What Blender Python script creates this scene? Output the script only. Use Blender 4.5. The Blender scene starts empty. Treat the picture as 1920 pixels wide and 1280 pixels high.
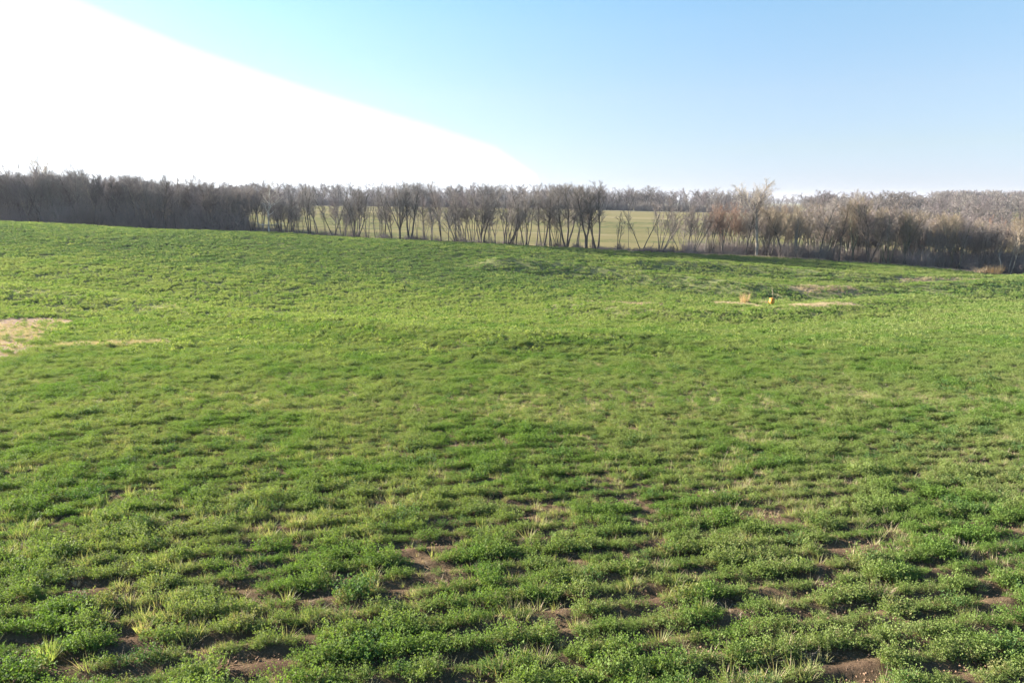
import bpy, math, random
import numpy as np
from mathutils import Vector, Matrix
R = math.radians
sc = bpy.context.scene
col = sc.collection

# ------------------------------------------------------------------ camera, sky, sun, exposure
H = 3.2                      # camera height above the ground under it (metres)
PITCH = R(11.61)
cam_d = bpy.data.cameras.new('camera'); cam = bpy.data.objects.new('camera', cam_d); col.objects.link(cam)
cam_d.sensor_width = 36; cam_d.lens = 24; cam_d.clip_start = 0.1; cam_d.clip_end = 12000
cam.location = (0, 0, H); cam.rotation_euler = (R(90) - PITCH, 0, 0)
sc.camera = cam

SUN_AZ, SUN_EL = R(-65), R(15.5)          # azimuth from +Y towards +X
world = bpy.data.worlds.new('World'); sc.world = world; world.use_nodes = True
wn = world.node_tree; wl = wn.links
for n in list(wn.nodes): wn.nodes.remove(n)
def WN(t, **k):
    n = wn.nodes.new(t)
    for a, b in k.items(): setattr(n, a, b)
    return n
def wmath(op, a, b=None, c=None):
    n = WN('ShaderNodeMath', operation=op)
    for i, v in enumerate((a, b, c)):
        if v is None: continue
        if isinstance(v, (int, float)): n.inputs[i].default_value = v
        else: wl.new(v, n.inputs[i])
    return n.outputs[0]
out = WN('ShaderNodeOutputWorld'); bg = WN('ShaderNodeBackground'); bg.inputs[1].default_value = 0.1
wl.new(bg.outputs[0], out.inputs[0])
sky = WN('ShaderNodeTexSky', sky_type='NISHITA', sun_disc=False, sun_elevation=SUN_EL, sun_rotation=SUN_AZ,
         altitude=250.0, air_density=1.0, dust_density=0.3, ozone_density=1.0)
tc = WN('ShaderNodeTexCoord'); sep = WN('ShaderNodeSeparateXYZ'); wl.new(tc.outputs['Generated'], sep.inputs[0])
el = wmath('MULTIPLY', wmath('ARCSINE', sep.outputs[2]), 180 / math.pi)            # degrees above the horizon
az = wmath('MULTIPLY', wmath('ARCTAN2', sep.outputs[0], sep.outputs[1]), 180 / math.pi)
# winter haze: whitens the low sky, keeps the high sky blue
ramp = WN('ShaderNodeValToRGB'); cr = ramp.color_ramp
wl.new(wmath('DIVIDE', wmath('MAXIMUM', el, 0.0), 30.0), ramp.inputs[0])
S = 3.5
tints = [(0.0, (1.12, 1.34, 2.75)), (1.0, (1.16, 1.40, 2.65)), (4.0, (1.50, 1.60, 2.15)), (8.0, (1.88, 1.92, 2.25)),
         (13.0, (2.02, 2.28, 2.50)), (20.0, (1.88, 2.62, 2.85)), (29.0, (1.75, 2.6, 2.9))]
EXPO = 2.56
g = 2 ** EXPO
for i, (e_, c_) in enumerate(tints):
    el_ = cr.elements[i] if i < 2 else cr.elements.new(e_ / 30)
    el_.position = e_ / 30; el_.color = (c_[0] / S, c_[1] / S, c_[2] / S, 1)
mul = WN('ShaderNodeVectorMath', operation='MULTIPLY'); wl.new(sky.outputs[0], mul.inputs[0]); wl.new(ramp.outputs[0], mul.inputs[1])
scl = WN('ShaderNodeVectorMath', operation='SCALE'); wl.new(mul.outputs[0], scl.inputs[0]); scl.inputs[3].default_value = S / g
# the sun's aureole in thin haze: spreads along the horizon, narrows upwards
RIM = [(-60, 22.0), (-38.37, 14.5), (-30.36, 12.98), (-24.07, 10.83), (-14.95, 8.19), (-6.83, 6.03), (-1.29, 4.3), (2.18, 2.0), (2.7, -1.0)]      # (azimuth, elevation) of the rim
rr_ = WN('ShaderNodeValToRGB'); wl.new(wmath('DIVIDE', wmath('ADD', az, 60.0), 70.0), rr_.inputs[0])
for i, (a_, e_) in enumerate(RIM):
    q_ = rr_.color_ramp.elements[i] if i < 2 else rr_.color_ramp.elements.new(1.0)
    q_.position = (a_ + 60) / 70; q_.color = ((e_ + 2) / 30,) * 3 + (1,)
over = wmath('SUBTRACT', el, wmath('SUBTRACT', wmath('MULTIPLY', rr_.outputs[0], 30.0), 2.0))     # degrees outside the rim
rim = WN('ShaderNodeMapRange', interpolation_type='SMOOTHSTEP'); wl.new(over, rim.inputs[0])
rim.inputs[1].default_value = .30; rim.inputs[2].default_value = -.30; rim.inputs[3].default_value = 0; rim.inputs[4].default_value = 1
halo = WN('ShaderNodeMapRange', interpolation_type='SMOOTHSTEP'); wl.new(over, halo.inputs[0])
halo.inputs[1].default_value = 9.0; halo.inputs[2].default_value = 0.0; halo.inputs[3].default_value = 0; halo.inputs[4].default_value = .035
backfade = WN('ShaderNodeMapRange'); wl.new(az, backfade.inputs[0])
backfade.inputs[1].default_value = -125; backfade.inputs[2].default_value = -100
tip = WN('ShaderNodeMapRange', interpolation_type='SMOOTHSTEP'); wl.new(az, tip.inputs[0])
tip.inputs[1].default_value = 3.0; tip.inputs[2].default_value = 1.7
tip2 = WN('ShaderNodeMapRange', interpolation_type='SMOOTHSTEP'); wl.new(az, tip2.inputs[0])
tip2.inputs[1].default_value = 16.0; tip2.inputs[2].default_value = 0.0
glow = wmath('ADD', wmath('MULTIPLY', rim.outputs[0], tip.outputs[0]), wmath('MULTIPLY', halo.outputs[0], tip2.outputs[0]))
aur = wmath('MULTIPLY', wmath('MULTIPLY', glow, backfade.outputs[0]), 2.2 / g)
addn = WN('ShaderNodeVectorMath', operation='ADD'); wl.new(scl.outputs[0], addn.inputs[0])
comb = WN('ShaderNodeCombineXYZ')
for i in range(3): wl.new(aur, comb.inputs[i])
wl.new(comb.outputs[0], addn.inputs[1]); wl.new(addn.outputs[0], bg.inputs[0])

sun_d = bpy.data.lights.new('sun', 'SUN'); sun = bpy.data.objects.new('sun', sun_d); col.objects.link(sun)
sun_d.energy = 5.0; sun_d.angle = R(0.6); sun_d.color = (1.0, 0.90, 0.76)
sv = Vector((math.sin(SUN_AZ) * math.cos(SUN_EL), math.cos(SUN_AZ) * math.cos(SUN_EL), math.sin(SUN_EL)))
sun.rotation_euler = sv.to_track_quat('Z', 'Y').to_euler(); sun.location = (-60, 30, 40)
vs = sc.view_settings
vs.view_transform = 'Standard'; vs.look = 'None'; vs.gamma = 1; vs.exposure = EXPO; vs.use_curve_mapping = False
sc.cycles.max_bounces = 6; sc.cycles.transparent_max_bounces = 4; sc.cycles.diffuse_bounces = 3
sc.cycles.transmission_bounces = 4; sc.cycles.sample_clamp_indirect = 4

# ------------------------------------------------------------------ numeric helpers
def hash2(ix, iy, seed):
    h = (ix.astype(np.int64) * 374761393 + iy.astype(np.int64) * 668265263 + seed * 1442695041) & 0xFFFFFFFF
    h = ((h ^ (h >> 13)) * 1274126177) & 0xFFFFFFFF
    h = ((h ^ (h >> 16)) * 2246822519) & 0xFFFFFFFF
    return ((h ^ (h >> 15)) & 0xFFFFFF) / float(0xFFFFFF)
def vnoise(x, y, seed=0):
    xi = np.floor(x); yi = np.floor(y); fx = x - xi; fy = y - yi
    xi = xi.astype(np.int64); yi = yi.astype(np.int64)
    fx = fx * fx * (3 - 2 * fx); fy = fy * fy * (3 - 2 * fy)
    a = hash2(xi, yi, seed); b = hash2(xi + 1, yi, seed); c = hash2(xi, yi + 1, seed); d = hash2(xi + 1, yi + 1, seed)
    return (a * (1 - fx) + b * fx) * (1 - fy) + (c * (1 - fx) + d * fx) * fy
def fbm(x, y, seed=0, o=4):
    s = np.zeros_like(x, dtype=float); a = 0.5; t = 0
    for i in range(o):
        s = s + a * vnoise(x * 2 ** i + 17.3 * i, y * 2 ** i - 9.1 * i, seed + i); t += a; a *= .5
    return s / t
def sstep(a, b, x):
    t = np.clip((x - a) / (b - a), 0, 1); return t * t * (3 - 2 * t)

# ------------------------------------------------------------------ the lie of the land (heights relative to the camera)
plane = lambda Y: -3.2 - 0.10 * Y
def P(*Ys): return [(Y, plane(Y)) for Y in Ys]
cols = {   # bearing as x/y : (forward distance, height below the camera)
 -0.95: P(1, 5, 10, 20, 28) + [(34, -6.4), (45, -6.6), (55, -6.5), (80, -4.6), (108, -1.4), (124, -3.6), (150, -5.5), (220, -5), (350, -3), (450, -6), (700, -9), (1500, -11), (6000, -14)],
 -0.77: P(1, 5, 10, 20, 28) + [(34, -6.5), (45, -6.9), (55, -7.0), (80, -5.5), (111, -2.05), (126, -4.6), (150, -6), (220, -5), (350, -3), (450, -6), (700, -9), (1500, -11), (6000, -14)],
 -0.38: P(1, 5, 10, 20, 38) + [(48, -7.9), (60, -8.1), (80, -7.2), (113, -4.1), (128, -7), (150, -8.5), (165, -8.5), (350, -1.0), (450, -6), (700, -9), (1500, -11), (6000, -14)],
 0.0:   P(1, 5, 10, 20, 42) + [(50, -8.2), (70, -9.0), (90, -8.1), (109, -6.0), (122, -8.6), (150, -10.5), (170, -10.3), (350, -2.6), (450, -7), (700, -9), (1500, -11), (6000, -14)],
 0.38:  P(1, 5, 10, 20, 50) + [(58, -9.0), (65, -9.6), (85, -9.9), (107, -8.3), (116, -9.1), (150, -12), (170, -11.8), (350, -5.6), (450, -8), (700, -9), (1500, -11), (6000, -14)],
 0.77:  P(1, 5, 10, 20, 45) + [(60, -9.0), (80, -10.0), (98, -10.5), (110, -11.2), (150, -12.5), (350, -8), (450, -8), (600, -7), (900, -10), (1500, -11), (6000, -14)],
 0.95:  P(1, 5, 10, 20, 45) + [(60, -9.0), (80, -10.2), (98, -11), (110, -11.6), (150, -12.8), (350, -8), (450, -7), (600, -6), (900, -10), (1500, -11), (6000, -14)],
}
NU = 900; U0, U1 = math.log(1.0), math.log(6500.0)
ug = np.linspace(U0, U1, NU); azg = np.arange(-60, 61, 1.0)
cz = []; ca = []
def gsm(a, s):
    n = int(3 * s) + 1; k = np.exp(-.5 * (np.arange(-n, n + 1) / s) ** 2); k /= k.sum()
    return np.convolve(np.pad(a, n, mode='edge'), k, mode='valid')
for s_, kn in cols.items():
    f = math.sqrt(1 + s_ * s_)
    d = np.array([k[0] * f for k in kn]); z = np.array([k[1] for k in kn])
    cz.append(gsm(np.interp(np.exp(ug), d, z), 7.0)); ca.append(math.degrees(math.atan(s_)))
cz = np.array(cz)
tab = np.array([np.interp(azg, ca, cz[:, j]) for j in range(NU)]).T          # [az, u]
tab = np.array([gsm(tab[:, j], 4.0) for j in range(NU)]).T
def zbase(x, y):
    x = np.asarray(x, float); y = np.asarray(y, float)
    d = np.maximum(np.hypot(x, y), 1.0); a = np.degrees(np.arctan2(x, y)); a = np.clip(a, -59.9, 59.9)
    u = np.clip((np.log(d) - U0) / (U1 - U0) * (NU - 1), 0, NU - 1.001); i = u.astype(int); fu = u - i
    v = a + 60; j = np.clip(v.astype(int), 0, 119); fv = v - j
    z = (tab[j, i] * (1 - fu) + tab[j, i + 1] * fu) * (1 - fv) + (tab[j + 1, i] * (1 - fu) + tab[j + 1, i + 1] * fu) * fv
    near = sstep(40, 14, d)                                                   # a plain slope around the camera
    return z * (1 - near) + (-3.2 - 0.10 * y) * near
def ray(px, py):
    u = (px - 960) / 1280; v = (640 - py) / 1280
    return u, math.cos(PITCH) + v * math.sin(PITCH), -math.sin(PITCH) + v * math.cos(PITCH)
def hit(px, py, zf, lo=2.0, hi=400.0):
    u, f, w = ray(px, py); Y = np.exp(np.linspace(math.log(lo), math.log(hi), 3000))
    X = Y * u / f; Z = Y * w / f; below = Z < zf(X, Y)
    i = int(np.argmax(below)) if below.any() else len(Y) - 1
    return float(X[i]), float(Y[i])
def seg_dist(x, y, pts):
    best = np.full(np.shape(x), 1e9)
    for (ax, ay), (bx, by) in zip(pts[:-1], pts[1:]):
        dx, dy = bx - ax, by - ay; t = np.clip(((x - ax) * dx + (y - ay) * dy) / (dx * dx + dy * dy + 1e-9), 0, 1)
        best = np.minimum(best, np.hypot(x - ax - t * dx, y - ay - t * dy))
    return best
# broad-based farm terraces following the contour
T = [([(-60, 540), (0, 547), (250, 572), (480, 600), (750, 628), (950, 643), (1130, 640)], 0.55, 3.2),
     ([(1080, 578), (1200, 589), (1300, 593), (1420, 592), (1560, 580), (1700, 562), (1920, 546), (2100, 530)], 0.75, 3.4),
     ([(940, 497), (1080, 508), (1180, 518), (1300, 534), (1400, 545), (1540, 549), (1700, 548), (1830, 541), (1960, 530)], 1.45, 3.2),
     ([(1200, 493), (1350, 500), (1480, 510), (1600, 520), (1740, 526), (1880, 524), (2000, 520)], 0.95, 3.2)]
T = [([hit(a, b, zbase) for a, b in pts], h, s) for pts, h, s in T]
def zrel(x, y):
    z = zbase(x, y); d = np.hypot(x, y)
    for pts, h, s in T:
        D = seg_dist(x, y, pts); z = z + h * np.exp(-(D / s) ** 2) - 0.35 * h * np.exp(-(D / (2.6 * s)) ** 2)
    z = z + (fbm(x / 14, y / 14, 5, 3) - .5) * 0.35 * sstep(12, 40, d) * sstep(400, 150, d)
    z = z + (fbm(x / 260, y / 260, 8, 3) - .5) * 14 * sstep(450, 1200, d)
    return z
def zg(x, y): return zrel(x, y) + H
def G(px, py): 
    x, y = hit(px, py, zrel); return x, y, float(zg(np.array([x]), np.array([y]))[0])
def on_depth(px, Y):
    u, f, w = ray(px, 470); x = Y * u / f; return x, Y, float(zg(np.array([x]), np.array([float(Y)]))[0])

# masks shared by ground and plants -------------------------------------------------
bare_spots = [(1225, 1120, .34, .16), (760, 1035, .22, .12), (1590, 1258, .30, .10), (812, 1000, .15, .08), (480, 1255, .34, .10),
              (1830, 1258, .25, .07), (230, 1215, .22, .09), (660, 968, .22, .10), (975, 970, .22, .09), (1600, 1030, .34, .13), (880, 1240, .3, .08),
              (900, 835, .75, .13), (1055, 818, .5, .11), (750, 850, .6, .12), (450, 885, .32, .18), (520, 950, .35, .12), (1690, 1090, .16, .07),
              (15, 965, .2, .13), (1120, 985, .24, .08), (1310, 925, .32, .12), (1170, 805, .4, .09), (900, 1180, .2, .05), (1430, 960, .2, .06),
              (1890, 1010, .25, .07), (330, 1080, .22, .07), (150, 1130, .3, .06), (620, 1120, .25, .06), (1060, 1150, .22, .06), (1480, 1150, .2, .06)]
bare_spots = [(hit(a, b, zrel), rx, ry) for a, b, rx, ry in bare_spots]
ROW = math.atan2(0.22, 1.0); RC, RS = math.cos(ROW), math.sin(ROW); ROWGAP = 0.345
def rowcoord(x, y):
    wob = (fbm(x / 1.6, y / 1.6, 31, 2) - .5) * 0.15
    return (-x * RS + y * RC + wob) / ROWGAP, (x * RC + y * RS)
def bare_mask(x, y):
    m = np.zeros(np.shape(x))
    jx = x + (fbm(x * 4, y * 4, 77, 2) - .5) * .18; jy = y + (fbm(x * 4, y * 4, 78, 2) - .5) * .18
    for (cx, cy), rx, ry in bare_spots:
        rx, ry = rx * .85, ry * .8
        dx = (jx - cx) * RC + (jy - cy) * RS; dy = -(jx - cx) * RS + (jy - cy) * RC
        m = np.maximum(m, sstep(1.35, .8, np.hypot(dx / rx, dy / ry)))
    n = fbm(x / .5, y / .28, 41, 3); far = sstep(13, 7, np.hypot(x, y))
    return np.maximum(m, sstep(.73, .79, n) * far)
dead_big = hit(20, 625, zrel); dead_line = [hit(-40, 660, zrel), hit(-10, 630, zrel), hit(35, 604, zrel)]; dead_strip = [hit(a, b, zrel) for a, b in ((120, 650), (200, 648), (300, 643))]
dead_riser = [hit(a, b, zrel) for a, b in ((1345, 569), (1400, 571), (1500, 574), (1585, 571))]
dead_far = [[hit(a, b, zrel) for a, b in q] for q in (((1500, 540), (1545, 541), (1600, 544)), ((1700, 525), (1790, 527), (1850, 524)), ((1080, 566), (1240, 571)))]
def dead_mask(x, y):
    jx = x + (fbm(x / 1.3, y / 1.3, 91, 3) - .5) * 2.2; jy = y + (fbm(x / 1.3, y / 1.3, 92, 3) - .5) * 2.2
    m = sstep(3.0, 1.9, seg_dist(jx, jy, dead_line))
    m = np.maximum(m, sstep(1.1, .3, seg_dist(jx, jy, dead_strip)) * .75)
    m = np.maximum(m, sstep(1.15, .45, seg_dist(jx, jy, dead_riser)))
    for q in dead_far: m = np.maximum(m, sstep(1.5, .4, seg_dist(jx, jy, q)) * .7)
    return m
def thin_mask(x, y):   # crop thinner and paler on terrace crests and in drifting patches
    m = np.zeros(np.shape(x))
    for (pts, h, s), k in zip(T, (1.0, .7, .7, .6)): m = np.maximum(m, k * np.exp(-(seg_dist(x, y, pts) / 2.1) ** 2))
    return np.clip(m * (.55 + .8 * fbm(x / 2, y / 2, 55, 3)), 0, 1)

# ------------------------------------------------------------------ materials
def mat(name):
    m = bpy.data.materials.new(name); m.use_nodes = True
    nt = m.node_tree
    for n in list(nt.nodes): nt.nodes.remove(n)
    o = nt.nodes.new('ShaderNodeOutputMaterial')
    return m, nt, o
def N(nt, t, inp=None, **k):
    n = nt.nodes.new(t)
    for a, b in k.items(): setattr(n, a, b)
    for key, v in (inp or {}).items():
        if hasattr(v, 'is_output'): nt.links.new(v, n.inputs[key])
        else: n.inputs[key].default_value = v
    return n
def rgb(c): return (c[0], c[1], c[2], 1)
def mixc(nt, f, a, b, blend='MIX'):
    n = nt.nodes.new('ShaderNodeMix'); n.data_type = 'RGBA'; n.blend_type = blend
    for i, v in ((0, f), (6, a), (7, b)):
        if hasattr(v, 'is_output'): nt.links.new(v, n.inputs[i])
        else: n.inputs[i].default_value = v if i == 0 else rgb(v)
    return n.outputs[2]
def worldnoise(nt, scale, detail=3, rough=.55):
    g_ = N(nt, 'ShaderNodeNewGeometry')
    return N(nt, 'ShaderNodeTexNoise', {'Vector': g_.outputs['Position'], 'Scale': scale, 'Detail': detail, 'Roughness': rough}).outputs[0]
def ramp2(nt, v, a, b):
    n = N(nt, 'ShaderNodeMapRange', {0: v, 1: a, 2: b}, interpolation_type='SMOOTHSTEP'); return n.outputs[0]

def leaf_mat(name, c1, c2, c3, transl=.38, rough=.6, spec=.07):
    m, nt, o = mat(name)
    oi = N(nt, 'ShaderNodeObjectInfo').outputs['Random']
    c = mixc(nt, oi, c1, c2)
    c = mixc(nt, ramp2(nt, worldnoise(nt, .45, 4), .36, .60), c, c3)
    c = mixc(nt, ramp2(nt, worldnoise(nt, 45.0, 2), .35, .75), c, tuple(v * 1.15 for v in c2))
    p = N(nt, 'ShaderNodeBsdfPrincipled', {'Base Color': c, 'Roughness': rough, 'Specular IOR Level': spec})
    t = N(nt, 'ShaderNodeBsdfTranslucent', {'Color': mixc(nt, 1.0, c, (1.25, 1.35, .55), 'MULTIPLY')})
    s = N(nt, 'ShaderNodeMixShader', {0: transl, 1: p.outputs[0], 2: t.outputs[0]})
    nt.links.new(s.outputs[0], o.inputs[0]); return m
M = {}
M['alfalfa'] = leaf_mat('alfalfa_leaf', (.078, .150, .034), (.128, .198, .048), (.20, .225, .095), .34)
M['alfalfa_olive'] = leaf_mat('olive_alfalfa_leaf', (.15, .175, .065), (.20, .21, .085), (.20, .19, .09), .3)
M['alfalfa_dark'] = leaf_mat('rank_shaded_alfalfa_leaf', (.055, .115, .042), (.085, .15, .052), (.10, .155, .06), .3)  # darker leaf for rank plants, also slope shade painted on far patches
M['grass'] = leaf_mat('grass_blade', (.20, .245, .095), (.28, .31, .14), (.29, .28, .15), .38, .45)
M['straw'] = leaf_mat('dry_grass_blade', (.31, .235, .175), (.41, .325, .24), (.35, .255, .20), .3, .6, .2)
M['pale_straw'] = leaf_mat('dry_stalk', (.30, .25, .18), (.42, .36, .27), (.33, .27, .22), .15, .6, .2)
M['rusty_straw'] = leaf_mat('rusty_grass_blade', (.42, .24, .12), (.50, .30, .16), (.40, .25, .14), .3, .6, .2)

def bark_mat(name, c1, c2, scale=6.0, rough=.85, transl=0):
    m, nt, o = mat(name)
    r_ = N(nt, 'ShaderNodeObjectInfo').outputs['Random']
    c = mixc(nt, ramp2(nt, worldnoise(nt, scale, 4), .35, .68), c1, c2)
    c = mixc(nt, r_, tuple(v * .82 for v in (1, 1, 1)), (1.12, 1.1, 1.06)) if False else c
    v = N(nt, 'ShaderNodeMapRange', {0: r_, 3: .8, 4: 1.2}).outputs[0]
    h = N(nt, 'ShaderNodeHueSaturation', {'Value': v, 'Color': c})
    p = N(nt, 'ShaderNodeBsdfPrincipled', {'Base Color': h.outputs[0], 'Roughness': rough, 'Specular IOR Level': .15})
    nt.links.new(p.outputs[0], o.inputs[0]); return m
M['bark_dark'] = bark_mat('dark_bark', (.050, .043, .038), (.10, .086, .074))
M['bark_grey'] = bark_mat('grey_bark', (.12, .105, .09), (.20, .175, .15))
M['bark_white'] = bark_mat('white_mottled_bark', (.24, .21, .18), (.62, .59, .54), 1.6)
M['bark_tan'] = bark_mat('pale_tan_bark', (.17, .14, .11), (.34, .29, .24), 1.6)
M['bark_moss'] = bark_mat('greenish_bark', (.07, .075, .05), (.13, .13, .09))
M['twig_grey'] = bark_mat('grey_twig', (.18, .162, .15), (.26, .235, .215), .3)
M['twig_dark'] = bark_mat('dark_twig', (.105, .090, .082), (.165, .142, .13), .3)
M['twig_purple'] = bark_mat('purplish_twig', (.15, .125, .13), (.22, .185, .185), .3)
M['twig_red'] = bark_mat('reddish_bud_twig', (.20, .125, .092), (.265, .175, .13), .3)
M['twig_pink'] = bark_mat('pinkish_twig', (.165, .138, .125), (.235, .198, .178), .3)
M['twig_tan'] = bark_mat('tan_twig', (.18, .145, .105), (.25, .205, .145), .3)
M['twig_pale'] = bark_mat('pale_twig', (.34, .30, .25), (.45, .40, .34), .3)
M['twig_far'] = bark_mat('far_twig', (.10, .085, .085), (.16, .14, .13), .05)

# ground ---------------------------------------------------------------------------
m, nt, o = mat('field_ground'); M['ground'] = m
def attr(nt, n): return N(nt, 'ShaderNodeAttribute', attribute_name=n).outputs['Fac']
soil = mixc(nt, ramp2(nt, worldnoise(nt, 3.0, 6, .65), .3, .7), (.075, .050, .035), (.15, .10, .066))
soil = mixc(nt, ramp2(nt, worldnoise(nt, 60, 5, .7), .52, .72), soil, (.19, .14, .10))
# leaf litter and low growth under the crop
cover = mixc(nt, ramp2(nt, worldnoise(nt, 1.1, 6, .7), .35, .65), (.07, .095, .032), (.16, .165, .075))
cover = mixc(nt, ramp2(nt, worldnoise(nt, 9, 5, .7), .56, .72), cover, (.24, .20, .13))
c = mixc(nt, attr(nt, 'cover'), soil, cover)
strawc = mixc(nt, ramp2(nt, worldnoise(nt, 2.2, 6, .7), .35, .7), (.26, .18, .14), (.38, .285, .225))
c = mixc(nt, attr(nt, 'thin'), c, (.20, .215, .09))
c = mixc(nt, attr(nt, 'dead'), c, strawc)
wood = mixc(nt, ramp2(nt, worldnoise(nt, .6, 6, .7), .35, .7), (.09, .065, .045), (.19, .14, .10))
c = mixc(nt, attr(nt, 'litter'), c, wood)
# pasture on the far side: bands of tan and green grass along its own terraces
gpos = N(nt, 'ShaderNodeNewGeometry').outputs['Position']
mp = N(nt, 'ShaderNodeMapping', {'Vector': gpos, 'Scale': (.006, .030, .0)}).outputs[0]
bandn = N(nt, 'ShaderNodeTexNoise', {'Vector': mp, 'Scale': 1.6, 'Detail': 3, 'Roughness': .6, 'Distortion': .4}).outputs[0]
past = mixc(nt, ramp2(nt, bandn, .40, .58), (.098, .115, .044), (.20, .172, .084))
past = mixc(nt, ramp2(nt, worldnoise(nt, .35, 8, .8), .42, .62), past, (.19, .165, .08))
past = mixc(nt, attr(nt, 'stripe'), past, (.33, .27, .17))
c = mixc(nt, attr(nt, 'pasture'), c, past)
b1 = N(nt, 'ShaderNodeBump', {'Height': worldnoise(nt, 9, 8, .75), 'Strength': .8, 'Distance': .06})
b2 = N(nt, 'ShaderNodeBump', {'Height': worldnoise(nt, 55, 6, .7), 'Strength': .7, 'Distance': .012, 'Normal': b1.outputs[0]})
p = N(nt, 'ShaderNodeBsdfPrincipled', {'Base Color': c, 'Roughness': 1.0, 'Specular IOR Level': 0.0, 'Normal': b2.outputs[0]})
nt.links.new(p.outputs[0], o.inputs[0])

# ------------------------------------------------------------------ object helpers
def tag(o, label=None, cat=None, group=None, kind=None):
    if label: o['label'] = label
    if cat: o['category'] = cat
    if group: o['group'] = group
    if kind: o['kind'] = kind
    return o
def mesh_np(name, V, Q=None, T3=None, mats=(), mi=None, smooth=False):
    """V (n,3); Q quads (m,4); T3 tris (k,3)"""
    me = bpy.data.meshes.new(name); me.vertices.add(len(V)); me.vertices.foreach_set('co', np.asarray(V, np.float32).ravel())
    Q = np.zeros((0, 4), np.int32) if Q is None else np.asarray(Q, np.int32); T3 = np.zeros((0, 3), np.int32) if T3 is None else np.asarray(T3, np.int32)
    loops = np.concatenate([Q.ravel(), T3.ravel()]); tot = np.concatenate([np.full(len(Q), 4), np.full(len(T3), 3)]).astype(np.int32)
    me.loops.add(len(loops)); me.loops.foreach_set('vertex_index', loops.astype(np.int32))
    me.polygons.add(len(tot)); st = np.concatenate([[0], np.cumsum(tot)[:-1]]).astype(np.int32) if len(tot) else tot
    me.polygons.foreach_set('loop_start', st)
    if mi is not None: me.polygons.foreach_set('material_index', np.asarray(mi, np.int32))
    if smooth: me.polygons.foreach_set('use_smooth', np.ones(len(tot), bool))
    for m_ in mats: me.materials.append(m_)
    me.update(calc_edges=True); return me
def link(name, me, parent=None):
    o = bpy.data.objects.new(name, me); col.objects.link(o)
    if parent: o.parent = parent
    return o

# ------------------------------------------------------------------ ground: one sheet to the horizon
rr = np.concatenate([np.linspace(.4, 3.0, 14), np.exp(np.arange(math.log(3.05), math.log(6400), .0125))])
front = np.radians(np.arange(-50, 50.01, .3)); back = np.radians(np.arange(54, 306.1, 4))
th = np.concatenate([front, back]); nr, na = len(rr), len(th)
X = np.outer(rr, np.sin(th)); Y = np.outer(rr, np.cos(th)); Z = zg(X, Y)
nearm = sstep(26, 10, np.hypot(X, Y))
rc, _ = rowcoord(X, Y)
Z = Z + nearm * (0.026 * np.cos(2 * np.pi * rc) + (fbm(X * 6, Y * 6, 3, 3) - .5) * .035)
V = np.stack([X, Y, Z], -1).reshape(-1, 3)
i, j = np.meshgrid(np.arange(nr - 1), np.arange(na), indexing='ij'); j2 = (j + 1) % na
Q = np.stack([i * na + j, i * na + j2, (i + 1) * na + j2, (i + 1) * na + j], -1).reshape(-1, 4)[:, ::-1]
cidx = len(V); V = np.vstack([V, [0, 0, float(zg(np.array([0.]), np.array([0.01]))[0])]])
T3 = np.stack([np.full(na, cidx), np.arange(na), (np.arange(na) + 1) % na], -1)[:, ::-1]
gme = mesh_np('ground', V, Q, T3, [M['ground']], smooth=True)
x, y = V[:, 0], V[:, 1]; d = np.hypot(x, y)
# where the crop field ends: a line just short of the trees
edge_px = [(-1200, 108), (-400, 110), (0, 113), (480, 115.5), (960, 112), (1440, 109), (1660, 106), (1860, 99.5), (1960, 95.5), (2400, 88)]
edge = []
for px_, Yd in edge_px:
    u_, f_, _w = ray(px_, 470); edge.append((Yd * u_ / f_, Yd))
ex, ey = np.array([e[0] for e in edge]), np.array([e[1] for e in edge])
def edge_y(x): return np.interp(x, ex, ey)
past_lo = lambda x: edge_y(x) + 34
A = {}
beyond = sstep(-1, 2.5, y - edge_y(x))
A['pasture'] = sstep(0, 6, y - past_lo(x)) 
A['litter'] = beyond * (1 - A['pasture'])
A['dead'] = np.maximum(dead_mask(x, y), np.exp(-((y - edge_y(x) + .4) / .9) ** 2) * .8 * (fbm(x / 3, y / 3, 12, 2) > .42))
A['dead'] = A['dead'] * (1 - beyond) * (y > 0)
A['cover'] = np.clip(sstep(9, 26, d) * .9 + .1, 0, 1) * (1 - bare_mask(x, y) * .9)
A['thin'] = thin_mask(x, y) * (1 - beyond) * sstep(12, 25, d)
def stripes(x, y):
    w = (fbm(x / 120, y / 60, 66, 2) - .5) * 26
    s = np.zeros(np.shape(x))
    for Y0, wd, k in ((205, .8, .5), (285, 2.0, .8), (350, 9, .9)):
        s = np.maximum(s, k * np.exp(-((y + w * (Y0 < 340) - Y0 + .02 * x) / wd) ** 2))
    return s
A['stripe'] = stripes(x, y) * A['pasture']
for k, v in A.items():
    a = gme.attributes.new(k, 'FLOAT', 'POINT'); a.data.foreach_set('value', np.clip(v, 0, 1).astype(np.float32))
ground = link('ground', gme); tag(ground, kind='structure')
rng = np.random.default_rng(7)

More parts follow.
